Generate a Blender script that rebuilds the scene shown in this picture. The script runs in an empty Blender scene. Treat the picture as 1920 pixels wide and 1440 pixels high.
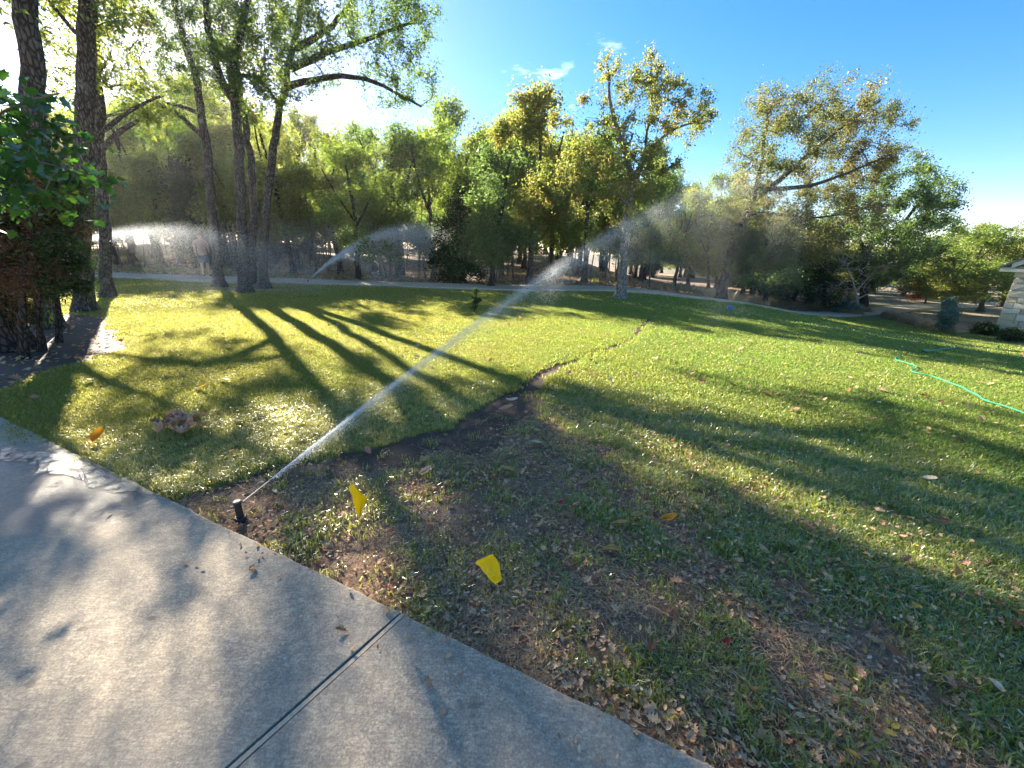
import bpy, math, random
import numpy as np
from mathutils import Vector, Matrix
rng = np.random.default_rng(7)
random.seed(7)
R = math.radians
scene = bpy.context.scene
COL = scene.collection

# ------------------------------------------------------------------ camera
F_PX = 770.0
PITCH = R(18.3); ROLL = R(1.5); EYE = 1.5
_r = np.array([1, 0, 0.]); _f = np.array([0, math.cos(PITCH), -math.sin(PITCH)]); _u = np.array([0, math.sin(PITCH), math.cos(PITCH)])
CR = _r * math.cos(ROLL) + _u * math.sin(ROLL)
CU = _u * math.cos(ROLL) - _r * math.sin(ROLL)
CF = _f
CAM = np.array([0, 0, EYE])
cam_data = bpy.data.cameras.new('camera')
cam_data.sensor_width = 36; cam_data.lens = 36 * F_PX / 1920
cam_data.clip_start = 0.05; cam_data.clip_end = 2000
cam = bpy.data.objects.new('camera', cam_data); COL.objects.link(cam)
cam.matrix_world = Matrix(((CR[0], CU[0], -CF[0], CAM[0]), (CR[1], CU[1], -CF[1], CAM[1]), (CR[2], CU[2], -CF[2], CAM[2]), (0, 0, 0, 1)))
scene.camera = cam

# ------------------------------------------------------------------ light
HAZE = 0.00035
SUN_AZ, SUN_EL = R(-36.5), R(24.5)          # azimuth from +Y, towards +X
world = bpy.data.worlds.new('World'); scene.world = world; world.use_nodes = True
wn = world.node_tree.nodes; wl = world.node_tree.links
for n in list(wn): wn.remove(n)
wout = wn.new('ShaderNodeOutputWorld'); wbg = wn.new('ShaderNodeBackground'); wbg.inputs['Strength'].default_value = 0.10
sky = wn.new('ShaderNodeTexSky'); sky.sky_type = 'NISHITA'; sky.sun_disc = False
sky.sun_elevation = SUN_EL; sky.sun_rotation = SUN_AZ
sky.air_density = 0.8; sky.dust_density = 0.35; sky.ozone_density = 2.6; sky.altitude = 1200
hs = wn.new('ShaderNodeHueSaturation'); hs.inputs['Saturation'].default_value = 1.32; hs.inputs['Value'].default_value = 1.0
wl.new(sky.outputs[0], hs.inputs['Color'])
# thin wisps of cloud, plus denser cover sunward and overhead added as white fill
tc = wn.new('ShaderNodeTexCoord')
mp = wn.new('ShaderNodeMapping'); mp.inputs['Scale'].default_value = (1.6, 1.6, 5.0); mp.inputs['Rotation'].default_value = (0.2, 0.3, 0.4)
wl.new(tc.outputs['Generated'], mp.inputs['Vector'])
nz = wn.new('ShaderNodeTexNoise'); nz.inputs['Scale'].default_value = 2.3; nz.inputs['Detail'].default_value = 9; nz.inputs['Roughness'].default_value = 0.62
wl.new(mp.outputs[0], nz.inputs['Vector'])
cr = wn.new('ShaderNodeValToRGB'); cr.color_ramp.elements[0].position = 0.59; cr.color_ramp.elements[1].position = 0.80
cr.color_ramp.elements[1].color = (0.75, 0.75, 0.75, 1)
dt_ = wn.new('ShaderNodeVectorMath'); dt_.operation = 'DOT_PRODUCT'; dt_.inputs[1].default_value = (-0.62, 0.35, 0.70)
wl.new(tc.outputs['Generated'], dt_.inputs[0])
ml = wn.new('ShaderNodeMath'); ml.operation = 'MULTIPLY_ADD'; ml.inputs[1].default_value = 0.22; ml.inputs[2].default_value = -0.12
wl.new(dt_.outputs['Value'], ml.inputs[0]); ad = wn.new('ShaderNodeMath'); ad.operation = 'ADD'
wl.new(ml.outputs[0], ad.inputs[0]); wl.new(nz.outputs['Fac'], ad.inputs[1]); wl.new(ad.outputs[0], cr.inputs['Fac'])
cm = wn.new('ShaderNodeMixRGB'); cm.inputs['Color2'].default_value = (7.5, 7.3, 7.2, 1)
tn = wn.new('ShaderNodeMixRGB'); tn.blend_type = 'MULTIPLY'; tn.inputs['Fac'].default_value = 1.0; tn.inputs['Color2'].default_value = (0.96, 0.665, 0.565, 1)
wl.new(hs.outputs[0], tn.inputs['Color1'])
wl.new(cr.outputs['Color'], cm.inputs['Fac']); wl.new(tn.outputs[0], cm.inputs['Color1'])
wl.new(cm.outputs[0], wbg.inputs['Color']); wl.new(wbg.outputs[0], wout.inputs['Surface'])

sun_dir = Vector((math.sin(SUN_AZ) * math.cos(SUN_EL), math.cos(SUN_AZ) * math.cos(SUN_EL), math.sin(SUN_EL)))
sl = bpy.data.lights.new('sun', 'SUN'); sl.energy = 5.0; sl.angle = R(0.55); sl.color = (1.0, 0.90, 0.72)
sun = bpy.data.objects.new('sun', sl); COL.objects.link(sun)
sun.rotation_euler = sun_dir.to_track_quat('Z', 'Y').to_euler()
scene.view_settings.view_transform = 'Standard'; scene.view_settings.look = 'None'
scene.view_settings.exposure = 2.5; scene.view_settings.gamma = 1.0; scene.view_settings.use_curve_mapping = False
scene.cycles.max_bounces = 8; scene.cycles.transparent_max_bounces = 16; scene.cycles.transmission_bounces = 5
scene.cycles.diffuse_bounces = 3; scene.cycles.glossy_bounces = 2
scene.cycles.sample_clamp_indirect = 6

# ------------------------------------------------------------------ terrain height and pixel helpers
def ss(t):
    t = np.clip(t, 0, 1); return t * t * (3 - 2 * t)
def base_z(x, y):
    x = np.asarray(x, float); y = np.asarray(y, float)
    return -2.3 * ss((x - 3) / 20) * ss((y - 1) / 16)
def ray(px, py): return CF + CR * ((px - 960) / F_PX) - CU * ((py - 720) / F_PX)
def G(px, py, lift=0.0):
    """the ground point seen at a pixel of the photograph"""
    d = ray(px, py); t = 0.5
    while t < 250:
        p = CAM + d * t
        if p[2] - lift < base_z(p[0], p[1]): break
        t *= 1.002
    return p
def W(px, py, Y):
    """point at world depth Y seen at a pixel"""
    d = ray(px, py); return CAM + d * (Y / d[1])
def depth(p): return float((np.asarray(p) - CAM) @ CF)
def px_of(p):
    v = np.asarray(p) - CAM; return 960 + F_PX * (v @ CR) / (v @ CF), 720 - F_PX * (v @ CU) / (v @ CF)

# ------------------------------------------------------------------ noise in numpy
def _hash(ix, iy, s):
    n = (ix.astype(np.int64) * 374761393 + iy.astype(np.int64) * 668265263 + s * 974711) & 0x7fffffff
    n = (n ^ (n >> 13)) * 1274126177 & 0x7fffffff
    return ((n ^ (n >> 16)) & 0xffff) / 65535.0
def vnoise(x, y, s=0):
    ix = np.floor(x); iy = np.floor(y); fx = x - ix; fy = y - iy
    fx = fx * fx * (3 - 2 * fx); fy = fy * fy * (3 - 2 * fy)
    a = _hash(ix, iy, s); b = _hash(ix + 1, iy, s); c = _hash(ix, iy + 1, s); d = _hash(ix + 1, iy + 1, s)
    return (a * (1 - fx) + b * fx) * (1 - fy) + (c * (1 - fx) + d * fx) * fy
def fbm(x, y, sc, o=4, s=0):
    v = 0; a = 1; t = 0
    for i in range(o):
        v = v + a * vnoise(x * sc + 17.3 * i, y * sc - 9.1 * i, s + i); t += a; a *= 0.5; sc *= 2.03
    return v / t

# ------------------------------------------------------------------ object helpers
def tag(o, label=None, cat=None, group=None, kind=None):
    if label: o['label'] = label
    if cat: o['category'] = cat
    if group: o['group'] = group
    if kind: o['kind'] = kind
    return o
def empty(name, loc=(0, 0, 0), rz=0):
    o = bpy.data.objects.new(name, None); o.location = Vector([float(v) for v in loc]); o.rotation_euler = (0, 0, rz)
    o.empty_display_size = 0.1; COL.objects.link(o); return o
def mesh_np(name, V, faces, mat=None, smooth=False):
    """V (n,3); faces: (m,3) or (m,4) array, or list of arrays"""
    me = bpy.data.meshes.new(name)
    V = np.asarray(V, np.float32).reshape(-1, 3)
    fl = faces if isinstance(faces, list) else [faces]
    fl = [np.asarray(f, np.int32) for f in fl if len(f)]
    loops = np.concatenate([f.ravel() for f in fl]); sizes = np.concatenate([np.full(len(f), f.shape[1], np.int32) for f in fl])
    starts = np.concatenate([[0], np.cumsum(sizes)[:-1]]).astype(np.int32)
    me.vertices.add(len(V)); me.vertices.foreach_set('co', V.ravel())
    me.loops.add(len(loops)); me.loops.foreach_set('vertex_index', loops)
    me.polygons.add(len(sizes)); me.polygons.foreach_set('loop_start', starts)
    me.polygons.foreach_set('use_smooth', np.full(len(sizes), bool(smooth)))
    me.update(calc_edges=True)
    if mat: me.materials.append(mat)
    return me
def link(name, me, parent=None, loc=None):
    o = bpy.data.objects.new(name, me); COL.objects.link(o)
    if parent is not None: o.parent = parent
    if loc is not None: o.location = Vector([float(v) for v in loc])
    return o
def add_attr(me, name, vals):
    a = me.attributes.new(name, 'FLOAT', 'POINT'); a.data.foreach_set('value', np.asarray(vals, np.float32))
def lathe(prof, seg=20, cx=0, cy=0):
    V = []; Fq = []
    for r_, z_ in prof:
        for k in range(seg):
            a = 2 * math.pi * k / seg; V.append((cx + r_ * math.cos(a), cy + r_ * math.sin(a), z_))
    for i in range(len(prof) - 1):
        for k in range(seg):
            Fq.append((i * seg + k, i * seg + (k + 1) % seg, (i + 1) * seg + (k + 1) % seg, (i + 1) * seg + k))
    return np.array(V), np.array(Fq)
def tube(P, rad, seg=8, caps=True):
    P = np.asarray(P, float); n = len(P); rad = np.broadcast_to(rad, (n,)).astype(float)
    T = np.gradient(P, axis=0); T /= np.linalg.norm(T, axis=1)[:, None] + 1e-9
    up = np.array([0, 0, 1.]) if abs(T[0, 2]) < 0.9 else np.array([1., 0, 0])
    A = np.cross(T, up); A /= np.linalg.norm(A, axis=1)[:, None] + 1e-9; B = np.cross(T, A)
    an = np.linspace(0, 2 * math.pi, seg, endpoint=False)
    V = (P[:, None, :] + rad[:, None, None] * (A[:, None, :] * np.cos(an)[None, :, None] + B[:, None, :] * np.sin(an)[None, :, None])).reshape(-1, 3)
    i = np.arange(n - 1)[:, None] * seg; k = np.arange(seg)[None, :]; k2 = (k + 1) % seg
    Fq = np.stack([i + k, i + k2, i + seg + k2, i + seg + k], -1).reshape(-1, 4)
    return V, Fq
def box(x0, x1, y0, y1, z0, z1):
    V = np.array([(x, y, z) for z in (z0, z1) for y in (y0, y1) for x in (x0, x1)], float)
    Fq = np.array([(0, 2, 3, 1), (4, 5, 7, 6), (0, 1, 5, 4), (2, 6, 7, 3), (0, 4, 6, 2), (1, 3, 7, 5)])
    return V, Fq
def join(parts):
    Vs = []; Fs = []; o = 0
    for V, Fq in parts:
        Vs.append(np.asarray(V)); Fs.append(np.asarray(Fq) + o); o += len(V)
    return np.concatenate(Vs), Fs

# ------------------------------------------------------------------ materials
def mat_new(name):
    m = bpy.data.materials.new(name); m.use_nodes = True
    nt = m.node_tree; nt.nodes.clear(); return m, nt
class NB:
    def __init__(s, nt): s.nt = nt
    def n(s, t, **kw):
        nd = s.nt.nodes.new(t)
        for k, v in kw.items():
            if k.startswith('_'): setattr(nd, k[1:], v)
            else:
                nm = k.replace('__', ' ')
                nd.inputs[int(nm[1:]) if nm[0] == 'i' and nm[1:].isdigit() else nm].default_value = v
        return nd
    def l(s, a, b): s.nt.links.new(a, b)
    def noise(s, vec, scale, detail=5, rough=0.55, dist=0.0):
        nd = s.n('ShaderNodeTexNoise'); nd.inputs['Scale'].default_value = scale; nd.inputs['Detail'].default_value = detail
        nd.inputs['Roughness'].default_value = rough; nd.inputs['Distortion'].default_value = dist
        if vec is not None: s.l(vec, nd.inputs['Vector'])
        return nd.outputs['Fac']
    def ramp(s, fac, stops):
        nd = s.n('ShaderNodeValToRGB'); e = nd.color_ramp.elements
        while len(e) < len(stops): e.new(0.5)
        for i, (p, c) in enumerate(stops):
            e[i].position = p; c = (c, c, c) if not hasattr(c, '__len__') else c; e[i].color = (*c, 1)
        s.l(fac, nd.inputs['Fac']); return nd.outputs['Color']
    def mix(s, fac, a, b, mode='MIX'):
        nd = s.n('ShaderNodeMixRGB', _blend_type=mode)
        for inp, v in ((nd.inputs['Fac'], fac), (nd.inputs['Color1'], a), (nd.inputs['Color2'], b)):
            if hasattr(v, 'links') or isinstance(v, bpy.types.NodeSocket): s.l(v, inp)
            elif hasattr(v, '__len__'): inp.default_value = (*v, 1)
            else: inp.default_value = v
        return nd.outputs[0]
    def math(s, op, a, b=None, clamp=False):
        nd = s.n('ShaderNodeMath', _operation=op, _use_clamp=clamp)
        for i, v in enumerate((a, b)):
            if v is None: continue
            if isinstance(v, bpy.types.NodeSocket): s.l(v, nd.inputs[i])
            else: nd.inputs[i].default_value = v
        return nd.outputs[0]
    def bump(s, h, strength, dist, prev=None):
        nd = s.n('ShaderNodeBump'); nd.inputs['Strength'].default_value = strength; nd.inputs['Distance'].default_value = dist
        s.l(h, nd.inputs['Height'])
        if prev is not None: s.l(prev, nd.inputs['Normal'])
        return nd.outputs[0]
    def attr(s, name): return s.n('ShaderNodeAttribute', _attribute_name=name).outputs['Fac']
    def pos(s): return s.n('ShaderNodeNewGeometry').outputs['Position']
    def obj(s): return s.n('ShaderNodeTexCoord').outputs['Object']
    def principled(s, col, rough=0.8, spec=0.3, normal=None, metallic=0.0):
        p = s.n('ShaderNodeBsdfPrincipled')
        for nm, v in (('Base Color', col), ('Roughness', rough), ('Specular IOR Level', spec), ('Metallic', metallic)):
            if isinstance(v, bpy.types.NodeSocket): s.l(v, p.inputs[nm])
            elif hasattr(v, '__len__'): p.inputs[nm].default_value = (*v, 1)
            else: p.inputs[nm].default_value = v
        if normal is not None: s.l(normal, p.inputs['Normal'])
        return p.outputs[0]
    def out(s, sh, vol=None):
        o = s.n('ShaderNodeOutputMaterial'); s.l(sh, o.inputs['Surface'])
    def mixsh(s, f, a, b):
        m = s.n('ShaderNodeMixShader')
        if isinstance(f, bpy.types.NodeSocket): s.l(f, m.inputs[0])
        else: m.inputs[0].default_value = f
        s.l(a, m.inputs[1]); s.l(b, m.inputs[2]); return m.outputs[0]

def simple_mat(name, col, rough=0.6, spec=0.3, var=0.15, scale=30, bump=0.1, bd=0.002, metallic=0.0):
    m, nt = mat_new(name); b = NB(nt); v = b.obj()
    n1 = b.noise(v, scale, 5)
    c = b.mix(n1, tuple(x * (1 - var) for x in col), tuple(min(1, x * (1 + var)) for x in col))
    b.out(b.principled(c, rough, spec, b.bump(b.noise(v, scale * 3, 4), bump, bd), metallic)); return m

def leaf_mat(name, stops, trans=0.6, gloss=0.04, patch=0.35, patch_scale=0.8):
    """thin leaf: diffuse + light through it, colour varies from leaf to leaf and in patches"""
    m, nt = mat_new(name); b = NB(nt)
    geo = b.n('ShaderNodeNewGeometry')
    rnd = geo.outputs['Random Per Island']
    n1 = b.noise(geo.outputs['Position'], patch_scale, 3)
    f = b.math('ADD', b.math('MULTIPLY', rnd, 1 - patch), b.math('MULTIPLY', b.math('MULTIPLY', b.math('SUBTRACT', n1, 0.28), 2.2), patch), True)
    c = b.ramp(f, stops)
    d = b.n('ShaderNodeBsdfDiffuse'); b.l(c, d.inputs['Color'])
    t = b.n('ShaderNodeBsdfTranslucent')
    tcol = b.mix(0.55, c, b.mix(1.0, c, (1.08, 1.18, 0.6), 'MULTIPLY'))
    hsn = b.n('ShaderNodeHueSaturation', Saturation=1.1, Value=1.5); b.l(tcol, hsn.inputs['Color']); b.l(hsn.outputs[0], t.inputs['Color'])
    s1 = b.mixsh(trans, d.outputs[0], t.outputs[0])
    g = b.n('ShaderNodeBsdfGlossy', Roughness=0.42); g.inputs['Color'].default_value = (0.8, 0.85, 0.9, 1)
    fr = b.n('ShaderNodeFresnel', IOR=1.38)
    s2 = b.mixsh(b.math('MULTIPLY', fr.outputs[0], gloss * 2), s1, g.outputs[0])
    b.out(s2); return m

def bark_mat(name, dark, light, scale=9.0, lichen=0.25):
    m, nt = mat_new(name); b = NB(nt); p = b.pos()
    mpn = b.n('ShaderNodeMapping'); mpn.inputs['Scale'].default_value = (1, 1, 0.28); b.l(p, mpn.inputs['Vector']); v = mpn.outputs[0]
    vo = b.n('ShaderNodeTexVoronoi', _feature='DISTANCE_TO_EDGE'); vo.inputs['Scale'].default_value = scale * 2.6; b.l(v, vo.inputs['Vector'])
    crack = b.ramp(vo.outputs['Distance'], [(0.0, 0.0), (0.22, 1.0)])
    n1 = b.noise(v, scale * 3, 7, 0.65, 0.6)
    c = b.mix(n1, dark, light)
    c = b.mix(b.math('SUBTRACT', 1.0, b.math('MULTIPLY', crack, 1.0)), c, tuple(x * 0.45 for x in dark))
    li = b.ramp(b.noise(p, 5.5, 5, 0.7), [(0.55, 0.0), (0.68, 1.0)])
    c = b.mix(b.math('MULTIPLY', li, lichen), c, (0.42, 0.43, 0.38))
    h = b.math('ADD', b.math('MULTIPLY', crack, 0.6), n1)
    b.out(b.principled(c, 0.9, 0.15, b.bump(h, 0.9, 0.03))); return m

BARK = bark_mat('oak_bark', (0.055, 0.045, 0.04), (0.20, 0.175, 0.155))
BARK_PALE = bark_mat('pale_bark', (0.16, 0.145, 0.125), (0.42, 0.39, 0.34), lichen=0.5)
BARK_DARK = bark_mat('dark_bark', (0.03, 0.025, 0.022), (0.12, 0.10, 0.085), lichen=0.1)
TWIG = simple_mat('twig_bark', (0.13, 0.105, 0.09), 0.9, 0.1, 0.3, 6)
TWIG_ROSE = simple_mat('rosy_twig_bark', (0.26, 0.19, 0.165), 0.9, 0.1, 0.25, 6)
TWIG_GREY = simple_mat('pale_twig_bark', (0.34, 0.31, 0.28), 0.9, 0.1, 0.2, 6)

L_GREEN = leaf_mat('oak_leaf_green', [(0.0, (0.08, 0.12, 0.045)), (0.45, (0.15, 0.20, 0.065)), (0.8, (0.22, 0.26, 0.08)), (1.0, (0.33, 0.28, 0.09))])
L_OLIVE = leaf_mat('oak_leaf_olive', [(0.0, (0.10, 0.135, 0.05)), (0.5, (0.19, 0.215, 0.07)), (0.8, (0.27, 0.26, 0.08)), (1.0, (0.36, 0.27, 0.09))])
L_GOLD = leaf_mat('oak_leaf_gold', [(0.0, (0.11, 0.155, 0.06)), (0.5, (0.18, 0.20, 0.075)), (0.75, (0.30, 0.25, 0.10)), (1.0, (0.42, 0.24, 0.15))])
L_HERO = leaf_mat('oak_leaf_front', [(0.0, (0.05, 0.09, 0.035)), (0.5, (0.10, 0.15, 0.05)), (0.85, (0.16, 0.19, 0.055)), (1.0, (0.24, 0.19, 0.06))], gloss=0.06)
L_RUST = leaf_mat('elm_leaf_rust', [(0.0, (0.08, 0.11, 0.055)), (0.5, (0.145, 0.16, 0.08)), (0.8, (0.23, 0.175, 0.095)), (1.0, (0.32, 0.17, 0.12))], patch=0.5, patch_scale=0.5)
L_BLUE = leaf_mat('live_oak_leaf', [(0.0, (0.06, 0.10, 0.05)), (0.6, (0.12, 0.17, 0.075)), (1.0, (0.18, 0.22, 0.07))])
L_CEDAR = leaf_mat('cedar_leaf', [(0.0, (0.015, 0.035, 0.016)), (0.6, (0.035, 0.065, 0.025)), (1.0, (0.07, 0.09, 0.03))], trans=0.25)
L_CEDAR_DEAD = leaf_mat('dead_cedar_leaf', [(0.0, (0.05, 0.03, 0.02)), (0.6, (0.12, 0.06, 0.035)), (1.0, (0.10, 0.09, 0.03))], trans=0.3)
L_BROAD = leaf_mat('broad_leaf', [(0.0, (0.025, 0.065, 0.02)), (0.6, (0.045, 0.105, 0.028)), (1.0, (0.085, 0.15, 0.035))], trans=0.6, gloss=0.06)
L_SAGE = leaf_mat('blue_juniper_leaf', [(0.0, (0.07, 0.13, 0.11)), (1.0, (0.20, 0.29, 0.24))], trans=0.2)
L_SUMAC = leaf_mat('red_shrub_leaf', [(0.0, (0.12, 0.035, 0.02)), (0.6, (0.28, 0.07, 0.035)), (1.0, (0.38, 0.13, 0.06))])
L_BUSH = leaf_mat('bush_leaf', [(0.0, (0.03, 0.06, 0.03)), (1.0, (0.09, 0.13, 0.05))])
L_STRAW = leaf_mat('dry_grass_blade', [(0.0, (0.20, 0.15, 0.10)), (1.0, (0.42, 0.34, 0.24))], trans=0.35)

# grass blades: colour zones by place (turf is yellower on the left, greener on the right)
def grass_mat(name, dry=0.3, gloss=0.2):
    m, nt = mat_new(name); b = NB(nt); geo = b.n('ShaderNodeNewGeometry'); p = geo.outputs['Position']
    sx = b.n('ShaderNodeSeparateXYZ'); b.l(p, sx.inputs[0])
    zone = b.ramp(b.math('ADD', b.math('MULTIPLY', sx.outputs['X'], 0.12), b.noise(p, 0.5, 2)), [(0.15, 0.0), (0.9, 1.0)])
    rnd = geo.outputs['Random Per Island']
    left = b.ramp(rnd, [(0.0, (0.12, 0.145, 0.035)), (0.5, (0.23, 0.24, 0.05)), (0.85, (0.34, 0.32, 0.08)), (1.0, (0.48, 0.41, 0.19))])
    right = b.ramp(rnd, [(0.0, (0.09, 0.155, 0.04)), (0.5, (0.17, 0.24, 0.055)), (0.85, (0.27, 0.33, 0.08)), (1.0, (0.46, 0.41, 0.20))])
    c = b.mix(zone, left, right)
    n2 = b.ramp(b.noise(p, 1.1, 5, 0.6), [(0.42, 0.0), (0.72, 1.0)])
    c = b.mix(b.math('MULTIPLY', n2, dry), c, (0.30, 0.25, 0.10))
    d = b.n('ShaderNodeBsdfDiffuse'); b.l(c, d.inputs['Color'])
    t = b.n('ShaderNodeBsdfTranslucent'); hsn = b.n('ShaderNodeHueSaturation', Saturation=1.1, Value=1.9); b.l(c, hsn.inputs['Color']); b.l(hsn.outputs[0], t.inputs['Color'])
    s1 = b.mixsh(0.5, d.outputs[0], t.outputs[0])
    g = b.n('ShaderNodeBsdfGlossy', Roughness=0.35); fr = b.n('ShaderNodeFresnel', IOR=1.4)
    b.out(b.mixsh(b.math('MULTIPLY', fr.outputs[0], gloss), s1, g.outputs[0])); return m
GRASS = grass_mat('grass_blade', gloss=.22); GRASS_FAR = grass_mat('far_grass_blade', gloss=.04)

# ground sheet
def ground_material():
    m, nt = mat_new('ground_earth_and_turf'); b = NB(nt); p = b.pos()
    soil = b.attr('soil'); lit = b.attr('litter'); wild = b.attr('wild'); wet = b.attr('wet')
    fine = b.noise(p, 60, 8, 0.7); mid = b.noise(p, 9, 6, 0.6); big = b.noise(p, 1.2, 4, 0.55); tiny = b.noise(p, 260, 3, 0.6)
    sx = b.n('ShaderNodeSeparateXYZ'); b.l(p, sx.inputs[0])
    zone = b.ramp(b.math('ADD', b.math('MULTIPLY', sx.outputs['X'], 0.12), b.noise(p, 0.5, 2)), [(0.15, 0.0), (0.9, 1.0)])
    gl = b.mix(fine, (0.08, 0.09, 0.018), (0.22, 0.21, 0.04)); gr = b.mix(fine, (0.05, 0.085, 0.018), (0.15, 0.20, 0.038))
    turf = b.mix(zone, gl, gr)
    turf = b.mix(b.math('MULTIPLY', b.ramp(mid, [(0.5, 0.0), (0.75, 1.0)]), 0.35), turf, (0.17, 0.15, 0.07))
    soilc = b.mix(fine, (0.10, 0.055, 0.036), (0.31, 0.185, 0.12))
    soilc = b.mix(b.ramp(big, [(0.35, 0.0), (0.7, 1.0)]), soilc, b.mix(fine, (0.18, 0.12, 0.085), (0.42, 0.30, 0.21)))
    litc = b.mix(b.noise(p, 35, 6, 0.75), (0.05, 0.032, 0.022), (0.30, 0.20, 0.14))
    litc = b.mix(b.ramp(b.noise(p, 0.35, 5, 0.6), [(0.4, 0.0), (0.65, 1.0)]), litc, b.mix(fine, (0.22, 0.16, 0.12), (0.40, 0.31, 0.24)))
    wildc = b.mix(b.noise(p, 12, 7, 0.7), (0.10, 0.085, 0.06), (0.30, 0.25, 0.18))
    wildc = b.mix(b.ramp(b.noise(p, 0.6, 5, 0.6), [(0.45, 0.0), (0.65, 0.8)]), wildc, (0.10, 0.105, 0.05))
    c = b.mix(soil, turf, soilc); c = b.mix(wild, c, wildc); c = b.mix(lit, c, litc)
    c = b.mix(wet, c, b.mix(1.0, c, (0.27, 0.26, 0.28), 'MULTIPLY'))  # darkens the wet earth and paints the shade over the mulch bed
    rough = b.ramp(wet, [(0.0, 0.95), (1.0, 0.7)])
    h = b.math('ADD', b.math('MULTIPLY', mid, 0.6), b.math('ADD', b.math('MULTIPLY', fine, 0.5), b.math('MULTIPLY', tiny, 0.15)))
    b.out(b.principled(c, rough, 0.25, b.bump(h, 0.9, 0.03))); return m
GROUND = ground_material()

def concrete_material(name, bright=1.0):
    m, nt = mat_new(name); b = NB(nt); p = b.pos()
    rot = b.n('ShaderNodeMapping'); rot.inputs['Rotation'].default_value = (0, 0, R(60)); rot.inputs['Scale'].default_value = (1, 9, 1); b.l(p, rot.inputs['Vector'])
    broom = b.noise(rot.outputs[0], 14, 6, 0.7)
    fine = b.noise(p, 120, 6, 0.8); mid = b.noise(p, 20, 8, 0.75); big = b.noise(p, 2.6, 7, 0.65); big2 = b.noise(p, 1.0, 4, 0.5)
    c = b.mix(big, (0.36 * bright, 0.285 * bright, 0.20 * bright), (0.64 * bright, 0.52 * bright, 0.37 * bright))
    c = b.mix(b.ramp(mid, [(0.40, 0.7), (0.58, 0.0)]), c, (0.25 * bright, 0.20 * bright, 0.15 * bright))
    c = b.mix(b.ramp(b.noise(p, 48, 5, .7), [(0.42, 0.8), (0.50, 0.0)]), c, (0.26 * bright, 0.21 * bright, 0.16 * bright))
    c = b.mix(b.ramp(fine, [(0.36, 1.0), (0.52, 0.0)]), c, (0.17, 0.15, 0.13))
    c = b.mix(b.ramp(fine, [(0.54, 0.0), (0.68, 0.7)]), c, (0.72, 0.66, 0.56))
    c = b.mix(b.ramp(broom, [(0.38, 0.55), (0.55, 0.0)]), c, (0.22, 0.19, 0.16))
    c = b.mix(b.ramp(big2, [(0.45, 0.0), (0.75, 0.45)]), c, (0.36, 0.30, 0.235))
    # mud spots and drips
    vo = b.n('ShaderNodeTexVoronoi'); vo.inputs['Scale'].default_value = 5.5; vo.inputs['Randomness'].default_value = 1.0
    wv = b.n('ShaderNodeVectorMath', _operation='ADD'); b.l(p, wv.inputs[0])
    nn = b.n('ShaderNodeTexNoise'); nn.inputs['Scale'].default_value = 14; b.l(p, nn.inputs['Vector'])
    sc = b.n('ShaderNodeVectorMath', _operation='SCALE'); sc.inputs['Scale'].default_value = 0.09; b.l(nn.outputs['Color'], sc.inputs[0]); b.l(sc.outputs[0], wv.inputs[1])
    b.l(wv.outputs[0], vo.inputs['Vector'])
    sp = b.ramp(vo.outputs['Distance'], [(0.10, 1.0), (0.14, 0.0)])
    pick = b.ramp(b.noise(p, 1.7, 2), [(0.44, 0.0), (0.52, 1.0)])
    c = b.mix(b.math('MULTIPLY', b.math('MULTIPLY', sp, pick), 0.6), c, (0.12, 0.09, 0.075))
    # damp patch where the sprinkler reaches the slab
    wet = b.attr('wet'); wn_ = b.math('ADD', wet, b.math('MULTIPLY', b.math('SUBTRACT', mid, 0.5), 0.9))
    wf = b.math('MULTIPLY', b.ramp(wn_, [(0.35, 0.0), (0.6, 1.0)]), b.ramp(wet, [(0.05, 0.0), (0.3, 1.0)]))
    c = b.mix(wf, c, b.mix(1.0, c, (0.50, 0.49, 0.52), 'MULTIPLY'))
    rough = b.ramp(wf, [(0.0, 0.85), (1.0, 0.35)])
    h = b.math('ADD', b.math('MULTIPLY', fine, 0.5), b.math('ADD', b.math('MULTIPLY', mid, 0.5), b.math('MULTIPLY', broom, 0.5)))
    b.out(b.principled(c, rough, 0.3, b.bump(h, 0.55, 0.006))); return m
CONCRETE = concrete_material('concrete')
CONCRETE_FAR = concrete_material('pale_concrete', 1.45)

def water_sheet_mat():
    m, nt = mat_new('standing_water'); b = NB(nt); p = b.pos()
    h = b.math('ADD', b.noise(p, 70, 4, 0.6), b.math('MULTIPLY', b.noise(p, 220, 3, 0.6), 0.5))
    nrm = b.bump(h, 1.0, 0.02)
    g = b.n('ShaderNodeBsdfGlossy', Roughness=0.34); b.l(nrm, g.inputs['Normal'])
    t = b.n('ShaderNodeBsdfTransparent'); t.inputs['Color'].default_value = (0.85, 0.85, 0.85, 1)
    fr = b.n('ShaderNodeFresnel', IOR=1.33); b.l(nrm, fr.inputs['Normal'])
    dry = b.ramp(b.noise(p, 16, 6, .7), [(.40, 0.0), (.55, 1.0)])
    b.out(b.mixsh(b.math('MULTIPLY', dry, b.math('MULTIPLY', fr.outputs[0], 3.0, True)), t.outputs[0], g.outputs[0])); return m
WATER = water_sheet_mat()

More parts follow.
